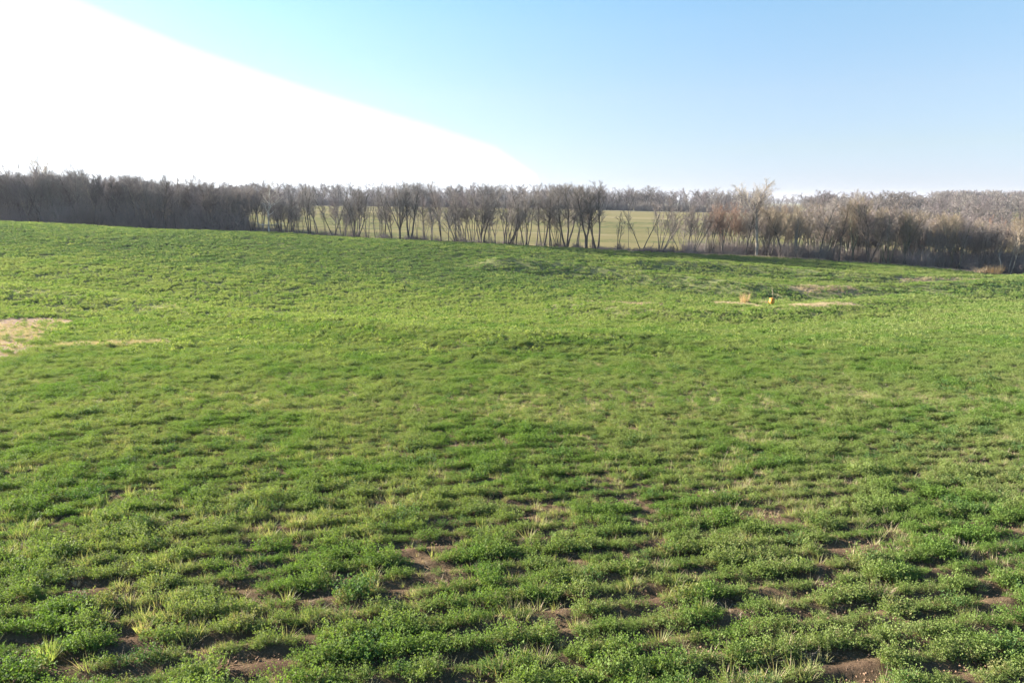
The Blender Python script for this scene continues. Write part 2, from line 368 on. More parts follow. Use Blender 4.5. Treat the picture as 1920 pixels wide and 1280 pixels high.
# ------------------------------------------------------------------ instanced ground cover ("stuff")
def make_sources(name, meshes):
    c_ = bpy.data.collections.new(name)          # holds source shapes only, never linked to the scene
    for k, me in enumerate(meshes):
        o = bpy.data.objects.new(f'{name}_{k:02d}', me); c_.objects.link(o)
    return c_
def scatter(name, src, pos, rot, scl, idx, label=None, cat=None):
    me = bpy.data.meshes.new(name); n = len(pos); me.vertices.add(n); me.vertices.foreach_set('co', np.asarray(pos, np.float32).ravel())
    a = me.attributes.new('rot', 'FLOAT_VECTOR', 'POINT'); a.data.foreach_set('vector', np.asarray(rot, np.float32).ravel())
    a = me.attributes.new('scl', 'FLOAT_VECTOR', 'POINT'); a.data.foreach_set('vector', np.asarray(scl, np.float32).ravel())
    a = me.attributes.new('idx', 'INT', 'POINT'); a.data.foreach_set('value', np.asarray(idx, np.int32))
    o = link(name, me)
    ng = bpy.data.node_groups.new(name, 'GeometryNodeTree')
    ng.interface.new_socket('Geometry', in_out='INPUT', socket_type='NodeSocketGeometry'); ng.interface.new_socket('Geometry', in_out='OUTPUT', socket_type='NodeSocketGeometry')
    gi = ng.nodes.new('NodeGroupInput'); go = ng.nodes.new('NodeGroupOutput'); ip = ng.nodes.new('GeometryNodeInstanceOnPoints')
    ci = ng.nodes.new('GeometryNodeCollectionInfo'); ci.inputs[0].default_value = src; ci.inputs['Separate Children'].default_value = True; ci.inputs['Reset Children'].default_value = True
    def na_(nm, ty):
        n_ = ng.nodes.new('GeometryNodeInputNamedAttribute'); n_.data_type = ty; n_.inputs[0].default_value = nm
        return next(s for s in n_.outputs if s.enabled and s.name == 'Attribute')
    L = ng.links.new
    L(gi.outputs[0], ip.inputs['Points']); L(ci.outputs[0], ip.inputs['Instance']); ip.inputs['Pick Instance'].default_value = True
    L(na_('idx', 'INT'), ip.inputs['Instance Index']); L(na_('rot', 'FLOAT_VECTOR'), ip.inputs['Rotation']); L(na_('scl', 'FLOAT_VECTOR'), ip.inputs['Scale'])
    L(ip.outputs[0], go.inputs[0])
    md = o.modifiers.new('scatter', 'NODES'); md.node_group = ng
    tag(o, label, cat, kind='stuff'); return o
def rots(n, tilt=.15):
    return np.stack([rng.normal(0, tilt, n), rng.normal(0, tilt, n), rng.uniform(0, 2 * np.pi, n)], -1)

def rand_dirs(n, up_lo, up_hi, r=rng):
    a = r.uniform(0, 2 * np.pi, n); e = r.uniform(up_lo, up_hi, n)
    return np.stack([np.cos(a) * np.cos(e), np.sin(a) * np.cos(e), np.sin(e)], -1)
def nrm(v): return v / (np.linalg.norm(v, axis=-1, keepdims=True) + 1e-9)
def leaf_quads(c, dirv, nv, L, W):
    """kite-shaped leaflets from base c along dirv, in the plane with normal nv, folded a little at the midrib"""
    side = nrm(np.cross(dirv, nv)); up = nrm(np.cross(side, dirv)); L = L[:, None]; W = W[:, None]
    a = c; b = c + dirv * L * .62 + side * W * .5 + up * W * .18; t = c + dirv * L; e = c + dirv * L * .62 - side * W * .5 + up * W * .18
    V = np.stack([a, b, t, e], 1).reshape(-1, 3); k = np.arange(len(c))[:, None] * 4
    return V, np.vstack([k + np.array([[0, 1, 2]]), k + np.array([[0, 2, 3]])])
def blades(n, r0, L0, L1, w, lean, droop, r=rng, seg=3):
    """flat curved blades rising from a tuft"""
    a = r.uniform(0, 2 * np.pi, n); rad = r0 * np.sqrt(r.uniform(0, 1, n)); base = np.stack([rad * np.cos(a), rad * np.sin(a), np.full(n, -.01)], -1)
    a2 = a + r.normal(0, .7, n); e = np.clip(r.normal(math.pi / 2 - lean, lean * .45, n), .15, 1.5)
    dv = np.stack([np.cos(a2) * np.cos(e), np.sin(a2) * np.cos(e), np.sin(e)], -1); L = r.uniform(L0, L1, n)
    side = nrm(np.cross(dv, np.array([0, 0, 1.]) + r.normal(0, .2, (n, 3))))
    rows = []; p = base.copy(); dcur = dv.copy()
    for s in range(seg + 1):
        ww = w * (1 - s / seg) ** .7 * .5 if s < seg else 0
        rows.append(np.stack([p - side * ww, p + side * ww], 1))
        p = p + dcur * (L / seg)[:, None]; dcur = dcur + np.array([0, 0, -1.]) * droop * (s + 1) / seg; dcur = nrm(dcur)
    Vv = np.stack(rows, 1).reshape(-1, 3)              # n, seg+1, 2
    k = np.arange(n)[:, None] * (2 * (seg + 1)); Q = []
    for s in range(seg): Q.append(k + np.array([[2 * s, 2 * s + 1, 2 * s + 3, 2 * s + 2]]))
    return Vv, np.vstack(Q)
def join(parts):
    """parts: list of (V, Q or None, T or None, mat index)"""
    Vs, Qs, Ts, mq, mt = [], [], [], [], []; off = 0
    for V_, Q_, T_, mi_ in parts:
        Vs.append(V_)
        if Q_ is not None and len(Q_): Qs.append(Q_ + off); mq += [mi_] * len(Q_)
        if T_ is not None and len(T_): Ts.append(T_ + off); mt += [mi_] * len(T_)
        off += len(V_)
    return np.vstack(Vs), (np.vstack(Qs) if Qs else None), (np.vstack(Ts) if Ts else None), mq + mt

def alfalfa_mesh(k, nst=15, rad=.075, hgt=.12, leafL=.017, npairs=6, spread=.75, leafm=None):
    r = np.random.default_rng(100 + k)
    base = np.stack([r.normal(0, rad * .5, nst), r.normal(0, rad * .5, nst), np.zeros(nst)], -1)
    outw = nrm(base + r.normal(0, .02, (nst, 3))); tilt = r.uniform(.15, spread, nst)[:, None]
    dirv = nrm(np.array([0, 0, 1.]) + outw * tilt + r.normal(0, .15, (nst, 3)) * [1, 1, .3]); L = r.uniform(.55, 1.15, nst) * hgt
    cs, ds, ns, ls = [], [], [], []
    for s in range(npairs):
        t = .25 + .75 * (s + r.uniform(0, .6, nst)) / npairs
        p = base + dirv * (L * t)[:, None] + np.array([0, 0, -1]) * ((t * t) * L * .12)[:, None]
        az_ = r.uniform(0, 2 * np.pi, nst); e = r.uniform(.0, .9, nst)
        pd = np.stack([np.cos(az_) * np.cos(e), np.sin(az_) * np.cos(e), np.sin(e)], -1)      # petiole direction
        p2 = p + pd * (.012 + .006 * r.uniform(0, 1, nst))[:, None]
        nv = nrm(np.array([0, 0, 1.]) + r.normal(0, .55, (nst, 3))); sd = nrm(np.cross(pd, nv))
        for ang in (-1, 0, 1):
            cs.append(p2); ds.append(nrm(pd * .75 + sd * ang * .9 + r.normal(0, .12, (nst, 3)))); ns.append(nv); ls.append(leafL * r.uniform(.75, 1.25, nst) * (1 - .2 * abs(ang)))
    c_, d_, n_, l_ = map(np.concatenate, (cs, ds, ns, ls))
    V1, T1 = leaf_quads(c_, d_, n_, l_, l_ * .62)
    Vb, Qb = blades(nst, rad * .5, hgt * .5, hgt * .8, .003, .35, .1, r, 2)
    V_, Q_, T_, mi_ = join([(V1, None, T1, 0), (Vb, Qb, None, 1)])
    return mesh_np('alfalfa_plant', V_, Q_, T_, [leafm or M['alfalfa'], M['grass']], mi_)
def grass_mesh(k, mats_, n=34, r0=.05, L0=.07, L1=.17, w=.0042, lean=.55, droop=.4):
    r = np.random.default_rng(300 + k); V_, Q_ = blades(n, r0, L0, L1, w, lean, droop, r)
    mi_ = (r.uniform(0, 1, n) < .25).astype(int); mi_ = np.tile(mi_, 3)
    return mesh_np('grass_tuft', V_, Q_, None, mats_, mi_)
def stubble_mesh(k):
    r = np.random.default_rng(500 + k); n = 5; V_, Q_ = blades(n, .05, .06, .16, .004, .3, .05, r, 2)
    tips = []
    W = []
    V2, Q2 = blades(6, .10, .05, .14, .004, 1.35, .15, r, 2)        # litter lying flat
    V3, Q3, T3_, mi_ = join([(V_, Q_, None, 0), (V2 + [0, 0, .012], Q2, None, 0)])
    return mesh_np('dry_stalk', V3, Q3, None, [M['pale_straw']], mi_)
src_alf = make_sources('alfalfa_source', [alfalfa_mesh(k, nst=int(36 + 6 * (k % 3)), rad=.085 + .01 * (k % 3), hgt=.12 + .025 * (k % 4), leafL=.0140, npairs=10, spread=.6 + .15 * (k % 3)) for k in range(7)] +
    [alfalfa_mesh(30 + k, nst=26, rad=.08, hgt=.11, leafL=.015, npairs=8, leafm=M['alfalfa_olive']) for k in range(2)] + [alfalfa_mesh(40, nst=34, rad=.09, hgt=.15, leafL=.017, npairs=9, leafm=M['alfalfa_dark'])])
src_grass = make_sources('grass_source', [grass_mesh(k, [M['grass'], M['straw']]) for k in range(4)])
src_straw = make_sources('straw_source', [grass_mesh(20 + k, [M['straw'], M['pale_straw']], n=40, L0=.08, L1=.2, lean=.6) for k in range(4)])
src_stub = make_sources('stubble_source', [stubble_mesh(k) for k in range(4)])

def wedge(n, Y0, Y1, margin=1.5, slope=.80):
    """uniform random points in the part of the field the camera looks over, with a margin either side"""
    y = np.sqrt(rng.uniform(0, 1, int(n * 1.0)) * (Y1 ** 2 - Y0 ** 2) + Y0 ** 2) if Y0 >= 0 else rng.uniform(Y0, Y1, n)
    x = rng.uniform(-1, 1, len(y)) * (y * slope + margin); return x, y
def normals_rot(x, y, tilt):
    return rots(len(x), tilt)
def visible(x, y, lift=.3):
    """drop what hills hide well below the sight line (keeps the scene small); generous margin"""
    ok = np.ones(len(x), bool); zt = zrel(x, y) + lift; t0 = zt / y
    for f in (.97, .94, .9, .85, .8, .7, .6, .5):
        zz = zrel(x * f, y * f) / (y * f); ok &= (t0 > zz - .012)
    return ok
# near and middle crop: whole plants along drilled rows
def rows_points(Y0, Y1, step, keep):
    xm = Y1 * .82 + 1.5
    r0, r1 = int((Y0 * RC - xm * RS) / ROWGAP) - 2, int((Y1 * RC + xm * RS) / ROWGAP) + 2
    rws = np.arange(r0, r1 + 1); along = np.arange(-xm * 1.1, xm * 1.3, step)
    rw, al = np.meshgrid(rws, along); rw = rw.ravel().astype(float); al = al.ravel() + rng.uniform(-.5, .5, rw.size) * step
    off = rw * ROWGAP + rng.normal(0, .028, rw.size)
    x = al * RC - off * RS; y = al * RS + off * RC
    wob = (fbm(x / 1.6, y / 1.6, 31, 2) - .5) * 0.15; x = x + RS * wob; y = y - RC * wob
    k = (y > Y0) & (y < Y1) & (np.abs(x) < y * .80 + 1.2) & (rng.uniform(0, 1, len(x)) < keep)
    return x[k], y[k]
def bits(Y0, Y1, step, keep):
    x, y = rows_points(Y0, Y1, step, keep)
    clump = fbm(x / .30, y / .22, 21, 3); d = np.hypot(x, y)
    need = .08 * sstep(16, 6, d) + .20
    p = sstep(need - .1, need + .14, clump) * (1 - bare_mask(x, y)) * (1 - .93 * dead_mask(x, y)) * (1 - .65 * thin_mask(x, y))
    k = rng.uniform(0, 1, len(x)) < p
    return x[k], y[k], clump[k]
x1, y1, c1 = bits(2.4, 15, .054, .98)
x2, y2, c2 = bits(15, 44, .115, .95)
k = rng.uniform(0, 1, len(x2)) < sstep(46, 30, y2) + .1; x2, y2, c2 = x2[k], y2[k], c2[k]
xi_, yi_ = wedge(38000, 2.6, 46); cl = fbm(xi_ / .30, yi_ / .22, 21, 3)
k = (rng.uniform(0, 1, len(xi_)) < (.04 + .96 * sstep(11, 24, yi_)) * sstep(46, 32, yi_) * (.35 + .65 * sstep(.34, .46, cl)) * (1 - bare_mask(xi_, yi_)) * (1 - .93 * dead_mask(xi_, yi_))); xi_, yi_, cl = xi_[k], yi_[k], cl[k]
x = np.concatenate([x1, x2, xi_]); y = np.concatenate([y1, y2, yi_]); cc = np.concatenate([c1, c2, cl])
s = (.44 + .48 * sstep(.35, .75, cc)) * rng.uniform(.75, 1.25, len(x)); s *= 1 + .25 * sstep(12, 26, y)
s *= .85 + .35 * fbm(x / 3, y / 3, 88, 2); s *= 1 + sstep(8, 20, y) * (.8 * fbm(x / .5, y / .35, 87, 3) - .36); inrow = np.concatenate([np.ones(len(x1) + len(x2)), np.full(len(xi_), .72)]); s *= inrow + (1 - inrow) * sstep(10, 20, y)
scatter('alfalfa', src_alf, np.stack([x, y, zg(x, y) + .004], -1), rots(len(x), .16), np.stack([s, s, s * rng.uniform(.8, 1.3, len(x))], -1), np.where(rng.uniform(0, 1, len(x)) < .10 + .35 * sstep(.52, .72, fbm(x / .8, y / .6, 97, 3)), rng.integers(7, 10, len(x)), rng.integers(0, 7, len(x))))
print('near alfalfa', len(x))
# far crop: patches of the same plants, merged into wider cushions
def shade_vigour(x, y):      # slope shade painted in darker leaves: upper hill, and with ranker crop below terraces
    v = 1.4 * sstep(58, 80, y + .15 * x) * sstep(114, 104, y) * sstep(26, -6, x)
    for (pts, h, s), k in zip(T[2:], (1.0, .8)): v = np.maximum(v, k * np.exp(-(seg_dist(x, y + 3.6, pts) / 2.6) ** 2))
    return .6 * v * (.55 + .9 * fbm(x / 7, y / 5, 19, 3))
def patch_mesh(k, size=.70, npl=7, leafm=M['alfalfa']):
    r = np.random.default_rng(900 + k); parts = []; lm_ = []
    for q in range(npl):
        n = 46; c = np.stack([r.uniform(-size / 2, size / 2), r.uniform(-size / 2, size / 2), 0.]) if False else np.array([r.uniform(-size / 2, size / 2), r.uniform(-size / 2, size / 2), 0])
        hh = r.uniform(.06, .19); rad = r.uniform(.07, .13)
        dv = rand_dirs(n, .1, 1.45, r); p = c + dv * [rad, rad, hh] * r.uniform(.55, 1.0, (n, 1))
        pd = nrm(dv + r.normal(0, .5, (n, 3))); nv = nrm(r.normal(0, .6, (n, 3)) + [0, 0, 1.])
        l = r.uniform(.03, .05, n); V_, T_ = leaf_quads(p, pd, nv, l, l * .75); lm_.append((r.uniform(0, 1, n) < r.choice([.03, .1, .3])).astype(int)); parts.append((V_, None, T_, 0))
    V_, Q_, T_, mi_ = join(parts); mi_ = np.concatenate([np.tile(q_, 2) for q_ in lm_]); return mesh_np('alfalfa_patch', V_, Q_, T_, [leafm, M['grass'], M['straw']], mi_)
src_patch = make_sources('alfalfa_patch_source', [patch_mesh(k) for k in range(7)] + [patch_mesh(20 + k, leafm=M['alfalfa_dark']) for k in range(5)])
def far_crop(n, Y0, Y1, smin, smax):
    x, y = wedge(n, Y0, Y1, 3, .80); cl = fbm(x / .5, y / .4, 23, 3)
    p = (.55 + .45 * sstep(.36, .52, cl)) * (1 - .92 * dead_mask(x, y)) * (1 - .4 * thin_mask(x, y)) * (y < edge_y(x) - .4) * sstep(22, 36, y)
    k = (rng.uniform(0, 1, n) < p); x, y, cl = x[k], y[k], cl[k]; v = visible(x, y); x, y, cl = x[v], y[v], cl[v]
    s = rng.uniform(smin, smax, len(x)) * (.8 + .5 * sstep(.4, .7, cl)); return x, y, s
xa, ya, sa = far_crop(17500, 24, 62, .7, 1.1)
xb, yb, sb = far_crop(48000, 62, 120, .75, 1.25)
x = np.concatenate([xa, xb]); y = np.concatenate([ya, yb]); s = np.concatenate([sa, sb])
print('far alfalfa', len(x))
scatter('alfalfa', src_patch, np.stack([x, y, zg(x, y)], -1), rots(len(x), .08), np.stack([s, s, s * rng.uniform(.8, 1.25, len(x))], -1), np.where(rng.uniform(0, 1, len(x)) < shade_vigour(x, y), rng.integers(7, 12, len(x)), rng.integers(0, 7, len(x))))
# grass tufts among the crop
def tufts(n, Y0, Y1, seed, lo, hi, slope=.80):
    x, y = wedge(n, Y0, Y1, 1.2, slope); c_ = fbm(x / .9, y / .7, seed, 3); rc_ = rowcoord(x, y)[0]; inr = np.where(np.abs(rc_ - np.round(rc_)) < .25, 1.0, .12); inr = inr + (1 - inr) * sstep(12, 24, y); k = rng.uniform(0, 1, n) < inr * np.clip(sstep(lo, hi, c_) + .8 * thin_mask(x, y), 0, 1) * (1 - .8 * bare_mask(x, y)) * (1 - .95 * dead_mask(x, y)) * sstep(62, 36, y) * (.75 + .25 * sstep(8, 17, y)); return x[k], y[k], c_[k]
xq, yq, cq = tufts(19000, 2.4, 17, 62, .30, .62); x, y, c_ = tufts(52000, 2.4, 58, 61, .32, .60); x, y, c_ = np.concatenate([x, xq]), np.concatenate([y, yq]), np.concatenate([c_, cq]); s = rng.uniform(.55, 1.1, len(x)) * (.75 + .5 * sstep(.4, .7, c_)) * (1 - .25 * sstep(10, 20, y))
scatter('grass', src_grass, np.stack([x, y, zg(x, y)], -1), rots(len(x), .15), np.stack([s, s, s], -1), rng.integers(0, 4, len(x)))
# straw: dead grass patches, field edge, and scattered tufts
x, y, c_ = tufts(30000, 2.4, 58, 71, .46, .66); xq, yq, cq = tufts(7000, 2.4, 17, 72, .44, .66); x, y = np.concatenate([x, xq]), np.concatenate([y, yq]); parts_x, parts_y, parts_s = [x], [y], [rng.uniform(.4, .8, len(x)) * (.75 + .35 * sstep(10, 25, y))]
def near_pts(cx, cy, rx, ry, n): return cx + rng.normal(0, rx, n), cy + rng.normal(0, ry, n)
xx, yy = near_pts(dead_big[0], dead_big[1], 3.4, 5.5, 6500); k = rng.uniform(0, 1, len(xx)) < dead_mask(xx, yy); parts_x.append(xx[k]); parts_y.append(yy[k]); parts_s.append(rng.uniform(.5, 1.0, k.sum()))
for q, n in ((dead_strip, 900), (dead_riser, 1700)) + tuple((q_, 500) for q_ in dead_far):
    for (ax, ay), (bx, by) in zip(q[:-1], q[1:]):
        t = rng.uniform(0, 1, n); xx = ax + (bx - ax) * t + rng.normal(0, .5, n); yy = ay + (by - ay) * t + rng.normal(0, .7, n)
        k = rng.uniform(0, 1, n) < dead_mask(xx, yy); parts_x.append(xx[k]); parts_y.append(yy[k]); parts_s.append(rng.uniform(.7, 1.5, k.sum()))
n = 9500; xx = rng.uniform(-110, 100, n); yy = edge_y(xx) + rng.normal(.6, .8, n); k = (fbm(xx / 3, yy / 3, 12, 2) > .34); xx, yy = xx[k], yy[k]
parts_x.append(xx); parts_y.append(yy); parts_s.append(rng.uniform(1.0, 2.8, len(xx)) * sstep(-60, 60, xx).clip(.5, 1))
x, y, s = map(np.concatenate, (parts_x, parts_y, parts_s))
scatter('dry_grass', src_straw, np.stack([x, y, zg(x, y)], -1), rots(len(x), .2), np.stack([s, s, s], -1), rng.integers(0, 4, len(x)))
x, y, c_ = tufts(17000, 2.4, 24, 81, .35, .6); s = rng.uniform(.5, 1.05, len(x))
scatter('stubble', src_stub, np.stack([x, y, zg(x, y)], -1), rots(len(x), .2), np.stack([s, s, s], -1), rng.integers(0, 4, len(x)))

def clod_mesh(k):
    r = np.random.default_rng(700 + k); parts = []
    for q in range(7):
        c0 = np.array([r.normal(0, .05), r.normal(0, .05), 0]); rad = r.uniform(.003, .010); n_, m_ = 7, 4
        th_ = np.arange(n_) * 2 * np.pi / n_; ph_ = np.linspace(-.9, 1.45, m_)
        V_ = np.stack([np.outer(np.cos(ph_), np.cos(th_)), np.outer(np.cos(ph_), np.sin(th_)), np.outer(np.sin(ph_), np.ones(n_))], -1).reshape(-1, 3) * rad * r.uniform(.65, 1.2, (n_ * m_, 1)) * [1.2, 1, .7] + c0
        i_, j_ = np.meshgrid(np.arange(m_ - 1), np.arange(n_), indexing='ij'); Q_ = np.stack([i_ * n_ + j_, i_ * n_ + (j_ + 1) % n_, (i_ + 1) * n_ + (j_ + 1) % n_, (i_ + 1) * n_ + j_], -1).reshape(-1, 4); parts.append((V_, Q_, None, 0))
    V_, Q_, _, mi_ = join(parts); return mesh_np('clod', V_, Q_, None, [M['clod']], mi_)
m, nt, o = mat('soil_clod'); M['clod'] = m
c = mixc(nt, ramp2(nt, worldnoise(nt, 14, 4), .35, .65), (.085, .055, .038), (.19, .125, .085)); p = N(nt, 'ShaderNodeBsdfPrincipled', {'Base Color': c, 'Roughness': .95, 'Specular IOR Level': .1}); nt.links.new(p.outputs[0], o.inputs[0])
src_clod = make_sources('clod_source', [clod_mesh(k) for k in range(5)])
x, y = wedge(9000, 2.4, 13, 1.2); s = rng.uniform(.6, 1.6, len(x))
scatter('soil_clods', src_clod, np.stack([x, y, zg(x, y)], -1), rots(len(x), .1), np.stack([s, s, s], -1), rng.integers(0, 5, len(x)))

# ------------------------------------------------------------------ trees
def tube(pts, rad, sides):
    pts = np.array(pts); rad = np.array(rad); n = len(pts)
    t = nrm(np.gradient(pts, axis=0)); ref = np.array([0, 0, 1.]) if abs(t[0][2]) < .9 else np.array([1., 0, 0])
    a = nrm(np.cross(t, ref)); b = np.cross(t, a)
    ang = np.arange(sides) * 2 * np.pi / sides
    V_ = pts[:, None, :] + rad[:, None, None] * (a[:, None, :] * np.cos(ang)[None, :, None] + b[:, None, :] * np.sin(ang)[None, :, None])
    i_, j_ = np.meshgrid(np.arange(n - 1), np.arange(sides), indexing='ij'); j2_ = (j_ + 1) % sides
    return V_.reshape(-1, 3), np.stack([i_ * sides + j_, i_ * sides + j2_, (i_ + 1) * sides + j2_, (i_ + 1) * sides + j_], -1).reshape(-1, 4)
class Tree:
    """limb skeleton grown level by level; trunk + limbs and the fine crown are kept apart"""
    def __init__(self, seed): self.r = random.Random(seed); self.parts = [[], []]; self.tips = []
    def limb(self, p, d, L, r0, r1, steps, wob, trop, sides, which):
        pts = [p.copy()]; d = d.normalized(); rad = [r0]
        for k in range(steps):
            d = (d + Vector((self.r.gauss(0, wob), self.r.gauss(0, wob), self.r.gauss(0, wob) + trop))).normalized()
            p = p + d * (L / steps); pts.append(p.copy()); rad.append(r0 + (r1 - r0) * ((k + 1) / steps) ** .8)
        self.parts[which].append(tube([tuple(q) for q in pts], rad, sides)); return pts, rad
    def side_dir(self, d, ang, az_):
        u = d.orthogonal().normalized(); v = d.cross(u).normalized(); s_ = u * math.cos(az_) + v * math.sin(az_)
        return (d * math.cos(ang) + s_ * math.sin(ang)).normalized()
    def fill(self, pts, rad, L, level, spec):
        """branches along a limb, then twigs along each branch"""
        if level >= len(spec['n']): return
        n = spec['n'][level]; t0 = spec['t0'][level]; az_ = self.r.uniform(0, 6.28); m_ = len(pts) - 1
        for k in range(n):
            t = t0 + (1 - t0) * (k + self.r.uniform(.1, .9)) / n; f = t * m_; i_ = min(int(f), m_ - 1); q = pts[i_].lerp(pts[i_ + 1], f - i_)
            d = (pts[i_ + 1] - pts[i_]).normalized(); az_ += 2.4 + self.r.uniform(-.5, .5)
            dd = self.side_dir(d, self.r.uniform(*spec['ang'][level]), az_)
            LL = L * spec['len'][level] * self.r.uniform(.6, 1.25) * (1.15 - .55 * t); rb = max(rad[i_] * spec['rr'][level], spec['rmin'][level])
            which = 0 if level < spec['trunk_levels'] else 1
            p2, r2 = self.limb(q, dd, LL, rb, rb * .45, spec['steps'][level], spec['wob'][level], spec['trop'][level], 5 if level == 0 else (4 if level == 1 else 3), which)
            self.fill(p2, r2, LL, level + 1, spec)
    def finish(self, name):
        out_ = []
        for parts in self.parts:
            if parts:
                V_, Q_, _, _ = join([(a, b, None, 0) for a, b in parts]); out_.append((V_, Q_))
            else: out_.append(None)
        return out_
BASE = dict(n=[12, 9, 8], t0=[.22, .2, .12], ang=[(.4, .95), (.35, .9), (.3, .9)], len=[.46, .5, .55], rr=[.5, .5, .55], rmin=[.032, .018, .012],
            steps=[5, 3, 2], wob=[.13, .16, .18], trop=[.10, .11, .10], trunk_levels=1)
def grow(kind, seed):
    t = Tree(seed); r = t.r; S_ = dict(BASE); O_ = Vector((0, 0, -.3)); U_ = Vector((0, 0, 1))
    def stems(n, L, rad, spread, base_r=.0, trop=.03, spec=S_, wob=.05, bias=Vector((0, 0, 0)), tmin=None):
        a0 = r.uniform(0, 6.28)
        for k in range(n):
            a_ = a0 + k * 6.283 / n + r.uniform(-.4, .4); sp = spread * r.uniform(.5, 1.25)
            d = Vector((math.cos(a_) * sp, math.sin(a_) * sp, 1)) + bias
            LL = L * r.uniform(.85, 1.08); rd = rad * r.uniform(.7, 1.1)
            p, ra = t.limb(O_ + Vector((math.cos(a_), math.sin(a_), 0)) * base_r, d, LL, rd, rd * .22, 9, wob * 1.25, trop, 6, 0)
            sp2 = dict(spec)
            if tmin: sp2['t0'] = [tmin] + list(spec['t0'][1:])
            t.fill(p, ra, LL, 0, sp2)
    if kind == 'spreading':        # short bole, then heavy limbs that fan out
        hb = r.uniform(2.2, 3.2); p, ra = t.limb(O_, U_ + Vector((r.uniform(-.06, .06), 0, 0)), hb, .30, .25, 4, .02, 0, 8, 0)
        n = r.choice((4, 5)); a0 = r.uniform(0, 6.28)
        for k in range(n):
            a_ = a0 + k * 6.283 / n + r.uniform(-.3, .3); sp = r.uniform(.15, .5); d = Vector((math.cos(a_) * sp, math.sin(a_) * sp, 1))
            L = r.uniform(7.5, 9.5); q, rb = t.limb(p[-1] - Vector((0, 0, r.uniform(0, .8))), d, L, .17, .04, 8, .07, .045, 6, 0); t.fill(q, rb, L, 0, dict(S_, n=[13, 9, 8], t0=[.32, .2, .1], len=[.38, .5, .55]))
    elif kind == 'fork': stems(r.choice((2, 3)), 10.8, .23, .16, .12, .035, dict(S_, n=[17, 9, 8], len=[.30, .5, .55]), tmin=.44)
    elif kind == 'clump': stems(r.choice((5, 6, 7)), 9.6, .12, .14, .32, .02, dict(S_, n=[12, 8, 7], len=[.24, .5, .6], t0=[.45, .2, .1]), wob=.06)
    elif kind == 'upright': stems(1, 12.0, .22, .04, 0, 0, dict(S_, n=[26, 9, 8], len=[.28, .5, .55]), tmin=.42)
    elif kind == 'round': stems(1, 10.6, .19, .05, 0, 0, dict(S_, n=[28, 9, 8], len=[.30, .5, .55], ang=[(.5, 1.1), (.35, .9), (.3, .9)]), tmin=.48)
    elif kind == 'pole': stems(1, 10.5, .10, .05, 0, 0, dict(S_, n=[14, 6, 6], len=[.17, .5, .6]), tmin=.42)
    elif kind == 'small_fork': stems(2, 6.8, .12, .30, .05, .02, dict(S_, n=[8, 5, 5], len=[.26, .5, .6]), tmin=.4)
    elif kind == 'sapling': stems(r.choice((2, 3)), 6.0, .06, .22, .1, .02, dict(S_, n=[7, 5, 5], len=[.25, .5, .6], rmin=[.02, .012, .008]), tmin=.25)
    elif kind == 'fan': stems(r.choice((6, 7)), 9.4, .11, .34, .22, .02, dict(S_, n=[10, 7, 6], len=[.22, .5, .6], ang=[(.2, .55), (.2, .6), (.2, .7)]), wob=.04, bias=Vector((.30, 0, 0)), tmin=.35)
    elif kind == 'leaner':
        d = Vector((-.42, .05, 1)); p, ra = t.limb(O_, d, 10.5, .17, .05, 9, .05, .02, 6, 0); t.fill(p, ra, 10.5, 0, dict(S_, n=[12, 7, 6], t0=[.4, .2, .1], len=[.3, .5, .55]))
    elif kind == 'sycamore':
        p, ra = t.limb(O_, U_, 11.6, .21, .03, 10, .035, 0, 8, 0); t.fill(p, ra, 11.6, 0, dict(S_, n=[18, 6, 6], t0=[.36, .2, .1], len=[.26, .5, .55], trop=[.05, .05, .03]))
        for sx, hh, L in ((-1, .27, 2.6), (1, .255, 3.0), (1, .50, 4.0)):
            q = p[int(hh * 10)]; qq, rb = t.limb(q, Vector((sx, -.25, .05 if hh < .4 else .9)), L, .085, .03, 5, .09, .03, 5, 0); t.fill(qq, rb, L, 1, dict(S_, n=[0, 5, 4]))
    elif kind == 'cottonwood':     # very tall, bare bole, open pale head of three great limbs
        p, ra = t.limb(O_, U_ + Vector((-.02, 0, 0)), 9.0, .24, .15, 8, .02, 0, 8, 0)
        for sx, L in ((-.62, 5.4), (-.05, 6.0), (.55, 5.8)):
            q, rb = t.limb(p[-1] - Vector((0, 0, .4)), Vector((sx, r.uniform(-.3, .3), 1)), L, .12, .03, 6, .07, .04, 6, 0); t.fill(q, rb, L, 0, dict(S_, n=[12, 8, 6], t0=[.12, .2, .1], len=[.46, .5, .5]))
        for k in range(7):
            q = p[3 + k % 5]; a_ = r.uniform(0, 6.28); L = r.uniform(1.8, 3); qq, rb = t.limb(q, Vector((math.cos(a_), math.sin(a_), .9)), L, .05, .02, 4, .1, .05, 4, 0); t.fill(qq, rb, L, 1, dict(S_, n=[0, 6, 5]))
    elif kind == 'snag':
        p, ra = t.limb(O_, U_ + Vector((.05, 0, 0)), 3.6, .17, .07, 6, .08, 0, 6, 0)
        for k in range(5):
            a_ = r.uniform(0, 6.28); L = r.uniform(.8, 1.8); t.limb(p[2 + k % 4], Vector((math.cos(a_), math.sin(a_), .8)), L, .05, .015, 4, .15, .02, 4, 0)
        for k in range(3):
            t.limb(p[-1], Vector((r.uniform(-.6, .6), r.uniform(-.6, .6), 1)), 1.1, .05, .015, 3, .15, 0, 4, 1)
    elif kind == 'brush':          # understorey thicket
